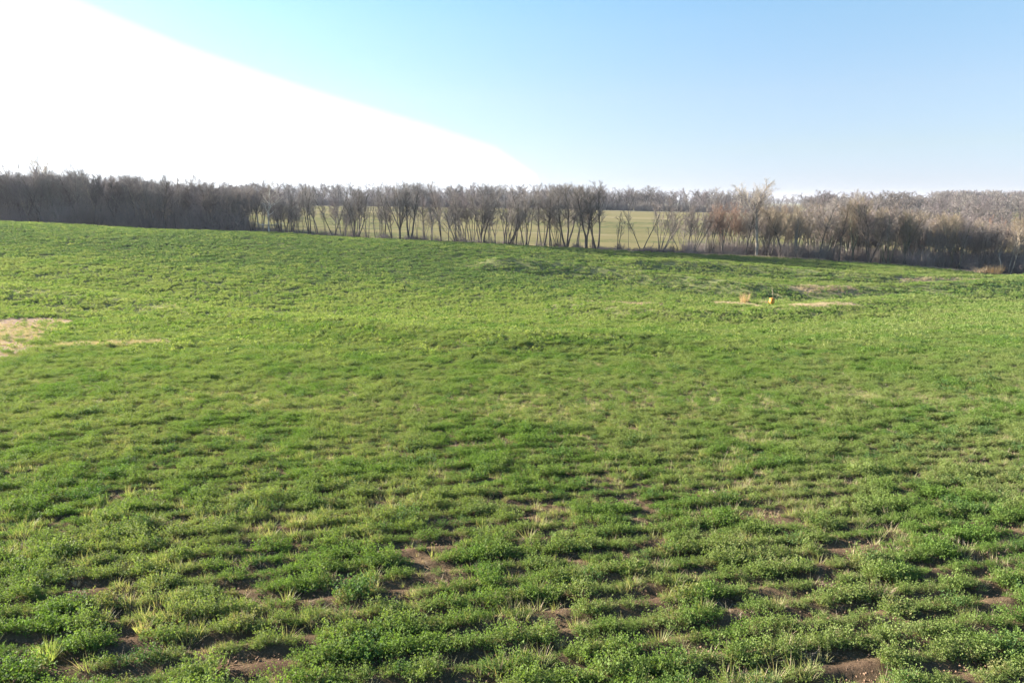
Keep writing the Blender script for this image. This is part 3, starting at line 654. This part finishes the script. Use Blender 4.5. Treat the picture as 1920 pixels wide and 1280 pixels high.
        for k in range(26):
            a_ = r.uniform(0, 6.28); q0 = Vector((math.cos(a_), math.sin(a_), 0)) * 1.3 * math.sqrt(r.random()); sp = r.uniform(.1, .7); b_ = r.uniform(0, 6.28)
            L = r.uniform(1.6, 3.6); p, ra = t.limb(q0 - Vector((0, 0, .1)), Vector((math.cos(b_) * sp, math.sin(b_) * sp, 1)), L, .03, .01, 4, .12, .0, 3, 1)
            t.fill(p, ra, L, 1, dict(S_, n=[0, 7, 5], t0=[0, .1, .1], len=[0, .35, .5], rr=[0, .6, .6], rmin=[0, .011, .008], trunk_levels=0))
    elif kind == 'far':            # light version for the woods on the horizon
        stems(r.choice((1, 1, 2)), 11.0, .22, .2, .1, .02, dict(S_, n=[13, 6, 4], len=[.32, .5, .6], rmin=[.06, .045, .035], steps=[2, 1, 1]), tmin=.35)
    return t.finish(kind)
KINDS = dict(spreading=4, fork=4, clump=5, upright=5, round=3, pole=4, small_fork=3, sapling=4, fan=3, leaner=1, sycamore=1, cottonwood=1, snag=1, brush=5, far=7)
LIB = {}; HT = {}
for kind, n in KINDS.items():
    for k in range(n):
        tr, crn = grow(kind, hash((len(kind), kind[0] == 'f', k)) % 1000 + 31 * k + len(kind) * 7)
        zs = [a[0][:, 2].max() for a in (tr, crn) if a is not None]; HT[(kind, k)] = max(zs)
        LIB[(kind, k)] = (mesh_np('trunk', tr[0], tr[1], None, [M['bark_dark']], smooth=True) if tr else None,
                          mesh_np('crown', crn[0], crn[1], None, [M['twig_grey']], smooth=False) if crn else None, tr, crn)
print('tree library faces', sum(len(v[3][1]) for v in LIB.values() if v[3]))
def set_mat(o, m_):
    o.material_slots[0].link = 'OBJECT'; o.material_slots[0].material = m_
NAMES = dict(snag='dead_tree')
def tree(kind, k, loc, height, label, group=None, rot=None, bark='bark_dark', twig='twig_grey', name='bare_tree', cat='tree', flat=1.0, single=False, wide=1.0):
    me_t, me_c, tr, crn = LIB[(kind, k)]; s_ = height / HT[(kind, k)]
    rot = random_rot.uniform(0, 6.28) if rot is None else rot
    if single:
        key = (kind, k, 'one', twig)
        if key not in LIB:
            parts = [(a[0], a[1], None, 0 if i_ == 0 else 1) for i_, a in enumerate((tr, crn)) if a is not None]
            V_, Q_, _, mi_ = join(parts); LIB[key] = mesh_np('bare_tree', V_, Q_, None, [M[bark], M[twig]], mi_)
        o = link(name, LIB[key])
    else:
        o = bpy.data.objects.new(name, None); col.objects.link(o)
        for nm, me_, mm in (('trunk', me_t, bark), ('crown', me_c, twig)):
            if me_ is not None: ch = link(nm, me_, o); set_mat(ch, M[mm])
    o.location = loc; o.rotation_euler = (0, 0, rot); o.scale = (s_ * wide, s_ * wide, s_)
    tag(o, label, cat, group); return o
random_rot = random.Random(5); rv = random.Random(11)
def line_depth(px):   # the tree row just past the field edge
    return float(np.interp(px, [-300, 0, 480, 960, 1440, 1660, 1860, 1960, 2300], [125, 124, 122, 117, 112.5, 109.5, 103, 99, 92]))
def height_for(px, y_top, Y):
    u, f, w = ray(px, y_top); x_, y_, z_ = on_depth(px, Y); return Y * w / f + H - z_, (x_, y_, z_)
# (base px, top py, kind, variant, bark, twig, depth offset, rotation, label)
ROWT = [
 (90, 284, 'fork', 3, 'bark_grey', 'twig_pale', 14, None, 'tallest pale tree standing clear above the dark wood on the left skyline'),
 (118, 330, 'fork', 1, 'bark_moss', 'twig_grey', 0, 0.3, 'green-barked forked tree in front of the dark left wood, under the tallest pale tree'),
 (160, 318, 'fork', 2, 'bark_dark', 'twig_grey', 2, 1.2, 'dark forked tree in the left wood, just right of the green-barked forked tree'),
 (222, 325, 'spreading', 0, 'bark_dark', 'twig_dark', 1, None, 'wide dark tree with crossing limbs in the middle of the left wood'),
 (312, 322, 'upright', 1, 'bark_dark', 'twig_dark', 0, None, 'blackish tree with dense round head near the right half of the left wood'),
 (402, 338, 'clump', 0, 'bark_dark', 'twig_dark', 0, None, 'dark many-stemmed tree in the left wood, two trees left of the white tree'),
 (446, 345, 'spreading', 1, 'bark_grey', 'twig_pink', 3, None, 'pale pinkish bushy tree crown at the right end of the dark left wood'),
 (478, 350, 'clump', 1, 'bark_dark', 'twig_pink', 1, None, 'pinkish tree immediately left of the white-barked tree'),
 (507, 322, 'sycamore', 0, 'bark_white', 'twig_pale', -1.5, 0.0, 'white-barked tree with pale horizontal broken limbs at the end of the left wood'),
 (530, 372, 'small_fork', 0, 'bark_dark', 'twig_grey', 0, 0.5, 'small dark forked tree just right of the white-barked tree'),
 (547, 360, 'upright', 2, 'bark_dark', 'twig_grey', 1, None, 'slim dark tree between the small forked tree and the heavy goblet-shaped tree'),
 (566, 372, 'sapling', 0, 'bark_dark', 'twig_grey', 1, None, 'thin bushy sapling at the left foot of the heavy goblet-shaped tree'),
 (582, 342, 'fork', 0, 'bark_dark', 'twig_grey', 0, 0.1, 'heavy dark goblet-shaped tree with limbs opening right, left part of the row'),
 (596, 358, 'pole', 0, 'bark_dark', 'twig_grey', 1, None, 'straight thin stem touching the right side of the goblet-shaped tree'),
 (613, 372, 'pole', 1, 'bark_grey', 'twig_grey', 0, None, 'slender tree second right of the goblet-shaped tree'),
 (627, 356, 'small_fork', 1, 'bark_dark', 'twig_grey', 0, 0.2, 'leaning Y-shaped tree before the left end of the tan pasture'),
 (645, 365, 'sapling', 1, 'bark_grey', 'twig_grey', 0, None, 'thin multi-stemmed sapling left of the thick grey clump'),
 (669, 340, 'clump', 2, 'bark_dark', 'twig_grey', 0, None, 'thick clump of grey stems standing left of the pair of great spreading trees'),
 (690, 372, 'sapling', 2, 'bark_grey', 'twig_pink', 1, None, 'light bushy sapling just right of the thick grey clump'),
 (711, 398, 'sapling', 3, 'bark_grey', 'twig_grey', -.5, None, 'low round bush-like sapling left of the leaning trunk'),
 (737, 350, 'leaner', 0, 'bark_dark', 'twig_grey', 0, 0.0, 'dark trunk leaning strongly left beside the great straight-boled tree'),
 (751, 336, 'spreading', 2, 'bark_dark', 'twig_grey', 0, 0.4, 'great tree with straight dark bole and wide crown, left one of the big pair'),
 (770, 333, 'fork', 3, 'bark_dark', 'twig_grey', -.5, 1.6, 'great tree dividing from the ground in a V, right one of the big pair'),
 (783, 366, 'pole', 2, 'bark_grey', 'twig_grey', 1, None, 'thin stem immediately right of the V-shaped great tree'),
 (797, 360, 'sapling', 0, 'bark_grey', 'twig_pink', .5, None, 'thin pinkish sapling between the V-shaped great tree and the straight red-headed tree'),
 (809, 380, 'small_fork', 2, 'bark_grey', 'twig_grey', -.5, 0.9, 'low forking small tree left of the straight red-headed tree'),
 (828, 334, 'round', 0, 'bark_dark', 'twig_pink', 0, None, 'straight single-trunk tree with round reddish head, right of the big pair'),
 (857, 372, 'fan', 0, 'bark_dark', 'twig_grey', -.5, 2.9, 'low fan of thin branches leaning left, right of the red-headed tree'),
 (876, 350, 'pole', 3, 'bark_dark', 'twig_grey', 1, None, 'slender straight tree right of the left-leaning fan'),
 (904, 340, 'clump', 3, 'bark_dark', 'twig_grey', 0, None, 'broad dark clump of upright stems at the middle of the row'),
 (925, 366, 'sapling', 1, 'bark_grey', 'twig_pink', .5, None, 'smaller light tree between the two dark clumps at the middle of the row'),
 (950, 344, 'fan', 1, 'bark_dark', 'twig_grey', 0, 0.2, 'dark many-limbed fan tree with limbs opening to the right, middle of the row'),
 (967, 362, 'sapling', 2, 'bark_dark', 'twig_grey', 1, None, 'thin young tree tucked right of the dark fan tree'),
 (986, 342, 'clump', 4, 'bark_dark', 'twig_grey', 0, None, 'dense dark clump left of the tree with a high Y fork'),
 (1018, 350, 'fork', 1, 'bark_dark', 'twig_grey', 1, 2.6, 'low-forking dark tree just left of the tree with a high Y fork'),
 (1031, 340, 'round', 1, 'bark_dark', 'twig_grey', 0, None, 'straight dark trunk with a high Y fork before the middle pasture'),
 (1062, 342, 'fork', 0, 'bark_dark', 'twig_grey', 0, 2.2, 'black V-shaped tree with wide limbs left of the two largest right-hand trees'),
 (1083, 352, 'pole', 0, 'bark_dark', 'twig_dark', 0, None, 'thin dark stem right of the black V-shaped tree'),
 (1099, 338, 'spreading', 3, 'bark_dark', 'twig_grey', 0, 2.0, 'large dark tree with winding limbs, left of the thick black clump'),
 (1119, 336, 'fork', 2, 'bark_dark', 'twig_grey', -.5, 0.05, 'thick black clump with a long limb reaching right over the open pasture'),
 (1158, 396, 'small_fork', 0, 'bark_dark', 'twig_grey', -.5, 3.3, 'small crooked tree leaning left in the open gap'),
 (1178, 384, 'pole', 1, 'bark_grey', 'twig_pink', 0, None, 'slim two-stemmed upright tree alone in the open gap'),
 (1203, 390, 'small_fork', 1, 'bark_dark', 'twig_grey', -.5, 0.0, 'small tree with a clear Y fork before the open pasture'),
 (1218, 452, 'snag', 0, 'bark_grey', 'twig_grey', -1, 0.6, 'short broken dead stub left of the right-leaning pinkish tree'),
 (1238, 368, 'fan', 2, 'bark_grey', 'twig_pink', 0, 0.0, 'pinkish-grey fan of stems leaning right at the right side of the open pasture'),
 (1258, 400, 'pole', 2, 'bark_grey', 'twig_pink', 0, None, 'thin grey stem between the two right-leaning fan trees, left one'),
 (1275, 392, 'sapling', 3, 'bark_grey', 'twig_pink', 0, None, 'thin sapling between the two right-leaning fan trees, right one'),
 (1299, 368, 'fan', 0, 'bark_grey', 'twig_pink', 0, 0.15, 'second pinkish fan tree leaning right, just left of the red-budded trees'),
 (1321, 382, 'pole', 3, 'bark_grey', 'twig_red', 0, None, 'slim red-budded tree beside the second right-leaning fan tree'),
 (1337, 378, 'upright', 3, 'bark_dark', 'twig_red', 0, None, 'reddish tree at the left of the two spreading red-budded crowns'),
 (1354, 376, 'spreading', 0, 'bark_dark', 'twig_red', 0, None, 'spreading tree with the reddest crown in the row'),
 (1376, 384, 'clump', 0, 'bark_grey', 'twig_red', 2, None, 'reddish-brown clump right of the reddest crown'),
 (1397, 370, 'upright', 4, 'bark_dark', 'twig_pink', 0, None, 'straight dark trunk two steps left of the tall pale tree on the right'),
 (1419, 331, 'cottonwood', 0, 'bark_tan', 'twig_pale', -.8, 0.0, 'tall pale tree whose open crown rises alone above the row on the right'),
 (1445, 378, 'clump', 2, 'bark_grey', 'twig_tan', 1, None, 'tan bushy tree at the right foot of the tall pale tree'),
 (1463, 374, 'upright', 0, 'bark_dark', 'twig_tan', 0, None, 'dark upright tree with tan crown, second right of the tall pale tree'),
 (1491, 376, 'fork', 3, 'bark_grey', 'twig_tan', 0, None, 'grey forked tree with tan crown midway between the tall pale tree and the spire-topped tree'),
 (1518, 374, 'pole', 0, 'bark_grey', 'twig_tan', 0, None, 'slim grey tree left of the black-trunked tree'),
 (1536, 368, 'round', 2, 'bark_dark', 'twig_grey', 0, None, 'black-trunked tree with mossy grey crown left of the spire-topped tree'),
 (1562, 352, 'upright', 1, 'bark_dark', 'twig_grey', 4, None, 'spire-topped grey tree standing above the right part of the row'),
 (1575, 368, 'upright', 2, 'bark_dark', 'twig_tan', -.4, None, 'thick black trunk in front of the spire-topped tree'),
 (1600, 362, 'spreading', 1, 'bark_moss', 'twig_tan', 2, None, 'broad tan-topped tree right of the spire-topped tree'),
 (1632, 372, 'fork', 0, 'bark_dark', 'twig_pink', -.4, 1.0, 'big dark multi-trunk tree at the foot of the right-hand wood'),
 (1664, 382, 'clump', 3, 'bark_moss', 'twig_pink', 0, None, 'grey-pink clump right of the big dark multi-trunk tree'),
 (1698, 388, 'spreading', 2, 'bark_moss', 'twig_tan', 1, None, 'mossy-limbed tree with olive crown in the right-hand wood'),
 (1786, 392, 'spreading', 3, 'bark_moss', 'twig_tan', 3, None, 'yellowish round-crowned tree in the right-hand wood below the far hill'),
 (1882, 470, 'snag', 0, 'bark_tan', 'twig_grey', -1.5, 2.2, 'pale dead snag with broken branches at the right edge of the field'),
 (1899, 418, 'small_fork', 2, 'bark_tan', 'twig_tan', -.5, 0.4, 'pale-trunked tree beside the dead snag at the far right'),
]
for (px_, yt, kind, k, bark, twig, off, rot, lab) in ROWT:
    Y_ = line_depth(px_) + off; h_, loc = height_for(px_, yt, Y_)
    tree(kind, k, loc, h_, lab, None, rot, bark, twig, name='dead_tree' if kind == 'snag' else 'bare_tree', wide=1.35 if kind == 'cottonwood' else rv.uniform(.85, 1.25))
# the rest of the row: trees nothing tells apart, by stretch
def top_line(px):
    return float(np.interp(px, [-200, 0, 60, 160, 260, 340, 480, 700, 900, 1100, 1250, 1330, 1440, 1560, 1640, 1750, 1900, 2200], [312, 316, 312, 312, 322, 332, 338, 345, 346, 348, 366, 380, 380, 372, 380, 392, 400, 406]))
n_ = 0
for px_ in range(-60, 500, 11):
    if any(abs(px_ - q[0]) < 7 for q in ROWT): continue
    Y_ = line_depth(px_) + rv.uniform(0, 9); h_, loc = height_for(px_ + rv.uniform(-4, 4), top_line(px_) + rv.uniform(-10, 30), Y_)
    kind = rv.choice(('upright', 'fork', 'clump', 'round', 'spreading')); k = rv.randrange(KINDS[kind])
    tree(kind, k, loc, h_, 'bare grey-brown tree in the dense dark wood behind the left crest of the field', 'trees of the dense left wood', None, rv.choice(('bark_dark', 'bark_tan', 'bark_grey')), rv.choice(('twig_dark', 'twig_purple', 'twig_grey', 'twig_grey', 'twig_pink')))
for px_ in range(1440, 2010, 10):
    if any(abs(px_ - q[0]) < 7 for q in ROWT): continue
    Y_ = line_depth(px_) + rv.uniform(0, 8); h_, loc = height_for(px_ + rv.uniform(-4, 4), top_line(px_) + rv.uniform(4, 34), Y_)
    kind = rv.choice(('upright', 'pole', 'clump', 'pole', 'fork', 'sapling')); k = rv.randrange(KINDS[kind])
    tree(kind, k, loc, h_, 'bare slender tree in the dense brownish wood along the right of the field', 'trees of the dense right wood', None, rv.choice(('bark_dark', 'bark_moss', 'bark_grey')), rv.choice(('twig_pink', 'twig_tan', 'twig_grey', 'twig_purple')))
for px_, kind, k, tw in [(q + rv.uniform(-3, 3), rv.choice(('upright', 'pole', 'round', 'pole', 'upright', 'clump')), rv.randrange(3), rv.choice(('twig_grey', 'twig_grey', 'twig_pink', 'twig_purple'))) for q in list(range(540, 1130, 15)) + list(range(1265, 1440, 14))]:
    Y_ = line_depth(px_) + rv.uniform(2, 16); h_, loc = height_for(px_, top_line(px_) + rv.uniform(0, 34), Y_)
    tree(kind, k, loc, h_, 'slender bare tree filling in between the larger trees of the middle row', 'slender trees of the middle row', None, rv.choice(('bark_grey', 'bark_dark')), tw)
# wood behind the far pasture: front trees one by one
for px_ in range(300, 1400, 11):
    Y_ = rv.uniform(352, 372); ytop = float(np.interp(px_, [300, 520, 900, 1100, 1290, 1400], [338, 341, 346, 350, 362, 366]))
    h_, loc = height_for(px_ + rv.uniform(-4, 4), ytop + rv.uniform(-5, 9), Y_); k = rv.randrange(KINDS['far'])
    tree('far', k, loc, h_, 'small distant bare tree in the grey wood behind the far tan pasture', 'trees of the wood behind the pasture', bark='bark_dark', twig=rv.choice(('twig_dark', 'twig_grey', 'twig_purple')), single=True, wide=rv.uniform(.9, 1.3))

# ------------------------------------------------------------------ woods and thickets nobody could count
def lib_src(name, items):
    mes = []
    for kind, k, bark, twig in items:
        tr, crn = LIB[(kind, k)][2:4]; parts = [(a[0] / HT[(kind, k)], a[1], None, i_) for i_, a in enumerate((tr, crn)) if a is not None]
        V_, Q_, _, mi_ = join(parts); mes.append(mesh_np('tree_shape', V_, Q_, None, [M[bark], M[twig]], mi_))
    return make_sources(name, mes)
def place_wood(name, src, nsrc, pts, heights, label, wide=(.9, 1.15)):
    pts = np.array(pts); n = len(pts); h_ = np.array(heights); w = h_ * rng.uniform(wide[0], wide[1], n)
    return scatter(name, src, np.stack([pts[:, 0], pts[:, 1], zg(pts[:, 0], pts[:, 1])], -1), np.stack([np.zeros(n), np.zeros(n), rng.uniform(0, 6.28, n)], -1), np.stack([w, w, h_], -1), rng.integers(0, nsrc, n), label)
w1 = lib_src('wood_source', [('upright', 0, 'bark_dark', 'twig_dark'), ('fork', 1, 'bark_dark', 'twig_purple'), ('clump', 1, 'bark_dark', 'twig_grey'), ('spreading', 2, 'bark_grey', 'twig_grey'), ('round', 2, 'bark_dark', 'twig_purple')])
pts, hs = [], []
for q in range(300):
    px_ = rng.uniform(-140, 560); Y_ = rng.uniform(131, 215)
    if px_ > 470: Y_ = rng.uniform(131, 150) if rng.uniform() < .3 else 260
    if Y_ > 255: continue
    h_, loc = height_for(px_, top_line(px_) + rng.uniform(4, 40), Y_); pts.append(loc[:2]); hs.append(min(h_, 15))
place_wood('woodland', w1, 5, pts, hs, None)
w2 = lib_src('mixed_wood_source', [('upright', 3, 'bark_grey', 'twig_tan'), ('fork', 2, 'bark_moss', 'twig_pink'), ('clump', 3, 'bark_dark', 'twig_pink'), ('spreading', 1, 'bark_moss', 'twig_tan'), ('pole', 1, 'bark_grey', 'twig_grey'), ('round', 0, 'bark_dark', 'twig_purple'), ('fan', 1, 'bark_grey', 'twig_red')])
pts, hs = [], []
for q in range(330):
    px_ = rng.uniform(1330, 2150); Y_ = line_depth(px_) + 3 + 60 * rng.uniform(0, 1) ** 1.3 + max(0, (px_ - 1650) * .03)
    if px_ < 1500 and rng.uniform() < .55: continue
    h_, loc = height_for(px_, top_line(px_) + rng.uniform(3, 30), Y_); pts.append(loc[:2]); hs.append(min(h_, 14))
place_wood('woodland', w2, 7, pts, hs, None)
w3 = lib_src('far_wood_source', [('far', k, 'bark_dark', ('twig_dark', 'twig_purple', 'twig_far', 'twig_grey')[k % 4]) for k in range(7)])
pts, hs = [], []
def far_add(n, x0, x1, Y0, Y1, h0, h1):
    px_ = rng.uniform(x0, x1, n); Y_ = np.exp(rng.uniform(math.log(Y0), math.log(Y1), n)); u_ = (px_ - 960) / 1280; f_ = math.cos(PITCH) + .13 * math.sin(PITCH)
    for a, b in zip(Y_ * u_ / f_, Y_): pts.append((a, b)); hs.append(rng.uniform(h0, h1))
far_add(700, -250, 1420, 366, 470, 10.5, 13.5)
far_add(500, 1500, 2250, 300, 620, 8, 13)
far_add(200, 1500, 2200, 190, 300, 6, 10)
far_add(480, 1735, 2300, 520, 640, 13.5, 17.5)
far_add(2600, -500, 2500, 800, 1900, 11, 17)
place_wood('distant_woodland', w3, 7, pts, hs, None, (1.0, 1.7))
# understorey
wb = lib_src('brush_source', [('brush', k, 'bark_dark', ('twig_purple', 'twig_dark', 'twig_grey', 'twig_purple', 'twig_pink')[k]) for k in range(5)])
pts, hs = [], []
for q in range(1700):
    px_ = rng.uniform(-150, 2150); dens = float(np.interp(px_, [0, 430, 520, 1120, 1290, 1400, 1600, 1900], [1, 1, .5, .18, .5, .7, 1, 1]))
    if rng.uniform() > dens: continue
    Y_ = line_depth(px_) + rng.uniform(-1.0, 30 if dens > .5 else 5); x_, y_, z_ = on_depth(px_, Y_); pts.append((x_, y_))
    hs.append(rng.uniform(1.6, 4.4) * (1.0 if dens > .5 else .5) * (1.35 if px_ < 450 else .75))
place_wood('undergrowth', wb, 5, pts, hs, None, (.8, 1.4))
pts, hs = [], []
for q in range(520):
    px_ = rng.uniform(250, 1480); x_, y_, z_ = on_depth(px_, rng.uniform(352, 362)); pts.append((x_, y_)); hs.append(rng.uniform(2.5, 6))
place_wood('undergrowth', wb, 5, pts, hs, None, (.9, 1.6))
pts, hs = [], []
for q in range(110):
    px_ = rng.uniform(1120, 1400); Y_ = line_depth(px_) - rng.uniform(.4, 2.2); pts.append(on_depth(px_, Y_)[:2]); hs.append(rng.uniform(.4, 1.0))
place_wood('undergrowth', wb, 3, pts, hs, None, (1.2, 2.2))

# ------------------------------------------------------------------ things standing in the field
def simple_mat(name, c1, c2, scale, rough=.5, spec=.4):
    m, nt, o = mat(name); c = mixc(nt, ramp2(nt, worldnoise(nt, scale, 4), .35, .65), c1, c2)
    p = N(nt, 'ShaderNodeBsdfPrincipled', {'Base Color': c, 'Roughness': rough, 'Specular IOR Level': spec}); nt.links.new(p.outputs[0], o.inputs[0]); return m
M['orange'] = simple_mat('orange_plastic', (.72, .27, .02), (.80, .36, .05), 6)
M['orange_dull'] = simple_mat('weathered_orange_plastic', (.60, .21, .02), (.70, .28, .04), 14, .6)
M['dark_hole'] = simple_mat('dark_opening', (.02, .015, .01), (.03, .02, .015), 9, .8)
M['stone'] = simple_mat('pale_stone', (.55, .52, .46), (.75, .72, .66), 12, .8, .2)
M['bone'] = simple_mat('bleached_stalk', (.42, .38, .32), (.60, .56, .49), 25, .7, .2)
def lathe(prof, n=28, squash=1.0):
    a = np.arange(n) * 2 * np.pi / n; pr = np.array(prof, float)
    V_ = np.stack([pr[:, 0][:, None] * np.cos(a), pr[:, 0][:, None] * np.sin(a) * squash, np.repeat(pr[:, 1][:, None], n, 1)], -1).reshape(-1, 3)
    i_, j_ = np.meshgrid(np.arange(len(pr) - 1), np.arange(n), indexing='ij'); j2_ = (j_ + 1) % n
    return V_, np.stack([i_ * n + j_, i_ * n + j2_, (i_ + 1) * n + j2_, (i_ + 1) * n + j_], -1).reshape(-1, 4)
rx_, ry_, rz_ = G(1446, 572)
bar = bpy.data.objects.new('orange_barrel', None); col.objects.link(bar); bar.scale = (.95, .95, 1.0); bar.location = (rx_, ry_, rz_); bar.rotation_euler = (.03, .05, .4)
tag(bar, 'small upright orange barrel standing in the strip of dead grass', 'barrel')
prof = [(0, -.04), (.20, -.04), (.215, 0)]
for q in range(13):
    zq = .02 + q * .043; rad = .225 + .022 * math.sin(math.pi * q / 12) + (.009 if q % 3 == 0 else 0); prof.append((rad, zq))
prof += [(.215, .575), (0, .585)]
V_, Q_ = lathe(prof); link('body', mesh_np('body', V_, Q_, None, [M['orange']], smooth=True), bar)
V_, Q_ = lathe([(.0, .588), (.225, .588), (.236, .596), (.236, .628), (.20, .650), (.08, .662), (0, .664)]); link('lid', mesh_np('lid', V_, Q_, None, [M['orange_dull']], smooth=True), bar)
hp = []
for row in range(4):
    for q in range(9):
        a_ = (q + .5 * (row % 2)) * 2 * math.pi / 9; zc = .10 + row * .125; rr_ = .2475 + .004
        t_ = np.array([-math.sin(a_), math.cos(a_), 0]); c0 = np.array([math.cos(a_) * rr_, math.sin(a_) * rr_, zc]); ang = np.arange(8) * math.pi / 4
        V_ = c0 + t_ * (np.cos(ang) * .016)[:, None] + np.array([0, 0, 1.]) * (np.sin(ang) * .016)[:, None]
        hp.append((np.vstack([V_, V_ - np.array([math.cos(a_), math.sin(a_), 0]) * .02]), np.array([[0, 1, 2, 3], [0, 3, 4, 7], [4, 5, 6, 7]] + [[i_, (i_ + 1) % 8, 8 + (i_ + 1) % 8, 8 + i_] for i_ in range(8)]), None, 0))
V_, Q_, _, _ = join(hp); tag(link('drain_hole', mesh_np('drain_hole', V_, Q_, None, [M['dark_hole']]), bar), kind='stuff')
# tall bent weed behind the barrel
def stalk_thing(name, px, py, h, n, seed, label, cat, m_stem, lean=.1, heads=True, droop=.12, spread=.05, dx=0):
    x_, y_, z_ = G(px, py); r = random.Random(seed); root = bpy.data.objects.new(name, None); col.objects.link(root); root.location = (x_ + dx, y_, z_); tag(root, label, cat)
    sp, hd = [], []
    for k in range(n):
        a_ = r.uniform(0, 6.28); p_ = Vector((math.cos(a_), math.sin(a_), 0)) * spread * r.random(); d = Vector((r.gauss(0, lean), r.gauss(0, lean), 1)).normalized(); L = h * r.uniform(.6, 1); pts_ = [tuple(p_ - Vector((0, 0, .03)))]; rad_ = [.006]
        for q in range(7):
            d = (d + Vector((r.gauss(0, .07), r.gauss(0, .07), -droop * q / 7))).normalized(); p_ = p_ + d * L / 7; pts_.append(tuple(p_)); rad_.append(.006 - .0005 * q)
            if q > 2:
                for _ in range(2):
                    dd = (d + Vector((r.uniform(-1, 1), r.uniform(-1, 1), r.uniform(-.2, .6))) * .8).normalized(); e_ = p_ + dd * r.uniform(.05, .16)
                    V2_, Q2_ = tube([tuple(p_), tuple(e_)], [.004, .009], 4); hd.append((V2_, Q2_, None, 0))
        V2_, Q2_ = tube(pts_, rad_, 5); sp.append((V2_, Q2_, None, 0))
    V2_, Q2_, _, _ = join(sp); link('stem', mesh_np('stem', V2_, Q2_, None, [m_stem]), root)
    if heads: V2_, Q2_, _, _ = join(hd); link('seed_head', mesh_np('seed_head', V2_, Q2_, None, [M['pale_straw']]), root)
    return root
stalk_thing('weed', 1449, 571, 1.95, 3, 3, 'tall thin bent weed rising just behind the orange barrel', 'weed', M['pale_straw'], .05, True, .10, .05)
def tuft_thing(name, px, py, n, r0, L0, L1, w, seed, mats_, label, cat='grass tuft', lean=.4, droop=.3):
    x_, y_, z_ = G(px, py); r = np.random.default_rng(seed); V_, Q_ = blades(n, r0, L0, L1, w, lean, droop, r, 4)
    mi_ = np.tile((r.uniform(0, 1, n) < .35).astype(int) * (len(mats_) - 1), 4); o = link(name, mesh_np(name, V_, Q_, None, mats_, mi_)); o.location = (x_, y_, z_); tag(o, label, cat); return o
tuft_thing('dry_grass_clump', 1396, 570, 260, .35, .55, 1.35, .014, 41, [M['straw'], M['rusty_straw']], 'tall dry grass clump standing well left of the orange barrel', 'grass clump', .22, .12)
tuft_thing('dry_grass_clump', 1432, 571, 120, .4, .3, .65, .014, 42, [M['straw'], M['pale_straw']], 'low dry grass clump touching the left side of the orange barrel', 'grass clump', .35, .2)
tuft_thing('dry_grass_clump', 1862, 514, 420, 1.1, .8, 1.7, .03, 43, [M['rusty_straw'], M['straw']], 'large rust-coloured grass clump beside the dead snag at the right', 'grass clump', .3, .15)
tuft_thing('dry_grass_clump', 1835, 512, 200, .9, .5, 1.2, .03, 44, [M['pale_straw'], M['rusty_straw']], 'paler dry grass clump left of the large rust-coloured one', 'grass clump', .3, .15)
for px_, py_, n, r0, L0, L1, sd, ms, lab in (
    (450, 1172, 120, .045, .07, .17, 51, ['pale_straw', 'straw'], 'bleached straw tuft at the lower left, the right-hand one of the two dry tufts'),
    (348, 1160, 110, .05, .05, .13, 52, ['straw', 'grass'], 'compact yellowish straw tuft at the lower left, beside the bleached one'),
    (268, 1185, 110, .05, .06, .16, 53, ['grass', 'straw'], 'half-green yellow tuft at the lower left, lowest of the three dry tufts'),
    (300, 1060, 130, .06, .08, .20, 54, ['grass', 'grass'], 'bright green grass tuft with long blades left of the lower centre'),
    (90, 1235, 130, .06, .07, .20, 55, ['grass', 'grass'], 'yellow-green grass tuft near the lower left corner'),
    (985, 1025, 110, .06, .06, .15, 56, ['straw', 'grass'], 'pale tuft behind a bare soil hollow at centre right'),
    (700, 1110, 110, .06, .07, .16, 57, ['grass', 'straw'], 'spiky light green tuft on the near row at lower centre'),
    (930, 1070, 80, .03, .05, .12, 58, ['pale_straw', 'straw'], 'small bleached tuft standing in a row gap near the centre bottom'),
    (1320, 1148, 120, .06, .07, .16, 59, ['grass', 'straw'], 'light green grass tuft on the right rim of the largest bare soil hollow'),
    (1460, 1070, 120, .06, .07, .18, 60, ['grass', 'straw'], 'pale spiky grass tuft right of the lower centre, above the largest hollow'),
    (1650, 1120, 150, .09, .08, .2, 61, ['straw', 'grass'], 'broad straw-tinted tuft at the lower right')):
    tuft_thing('grass_tuft', px_, py_, n, r0, L0, L1, .005, sd, [M[q] for q in ms], lab)
x_, y_, z_ = G(1586, 608); r = np.random.default_rng(9)
V_, Q_ = lathe([(0.001, -.03), (.16, -.02), (.20, .04), (.17, .10), (.09, .14), (.001, .15)], 14, .7); V_ = V_ * (1 + .18 * (r.uniform(-1, 1, (len(V_), 1)))) * [1, 1, 1]
o = link('stone', mesh_np('stone', V_, Q_, None, [M['stone']])); o.location = (x_, y_, z_ + .03); o.scale = (.75, .75, .75); tag(o, 'lone pale stone lying in the green crop right of the orange barrel', 'stone')

# ------------------------------------------------------------------ winter haze in the air
m, nt, o = mat('haze'); M['haze'] = m
v = nt.nodes.new('ShaderNodeVolumePrincipled'); v.inputs['Color'].default_value = (.80, .86, 1, 1); v.inputs['Density'].default_value = .00013; v.inputs['Anisotropy'].default_value = .2
nt.links.new(v.outputs[0], o.inputs['Volume'])
a, b, zl, zh = 6600.0, 6600.0, -32.0, 30.0
V_ = np.array([(x_, y_, z_) for z_ in (zl, zh) for x_, y_ in ((-a, -b), (a, -b), (a, b), (-a, b))])
Q_ = np.array([[3, 2, 1, 0], [4, 5, 6, 7], [0, 1, 5, 4], [1, 2, 6, 5], [2, 3, 7, 6], [3, 0, 4, 7]])
hz = link('haze', mesh_np('haze', V_, Q_, None, [M['haze']])); tag(hz, kind='stuff')
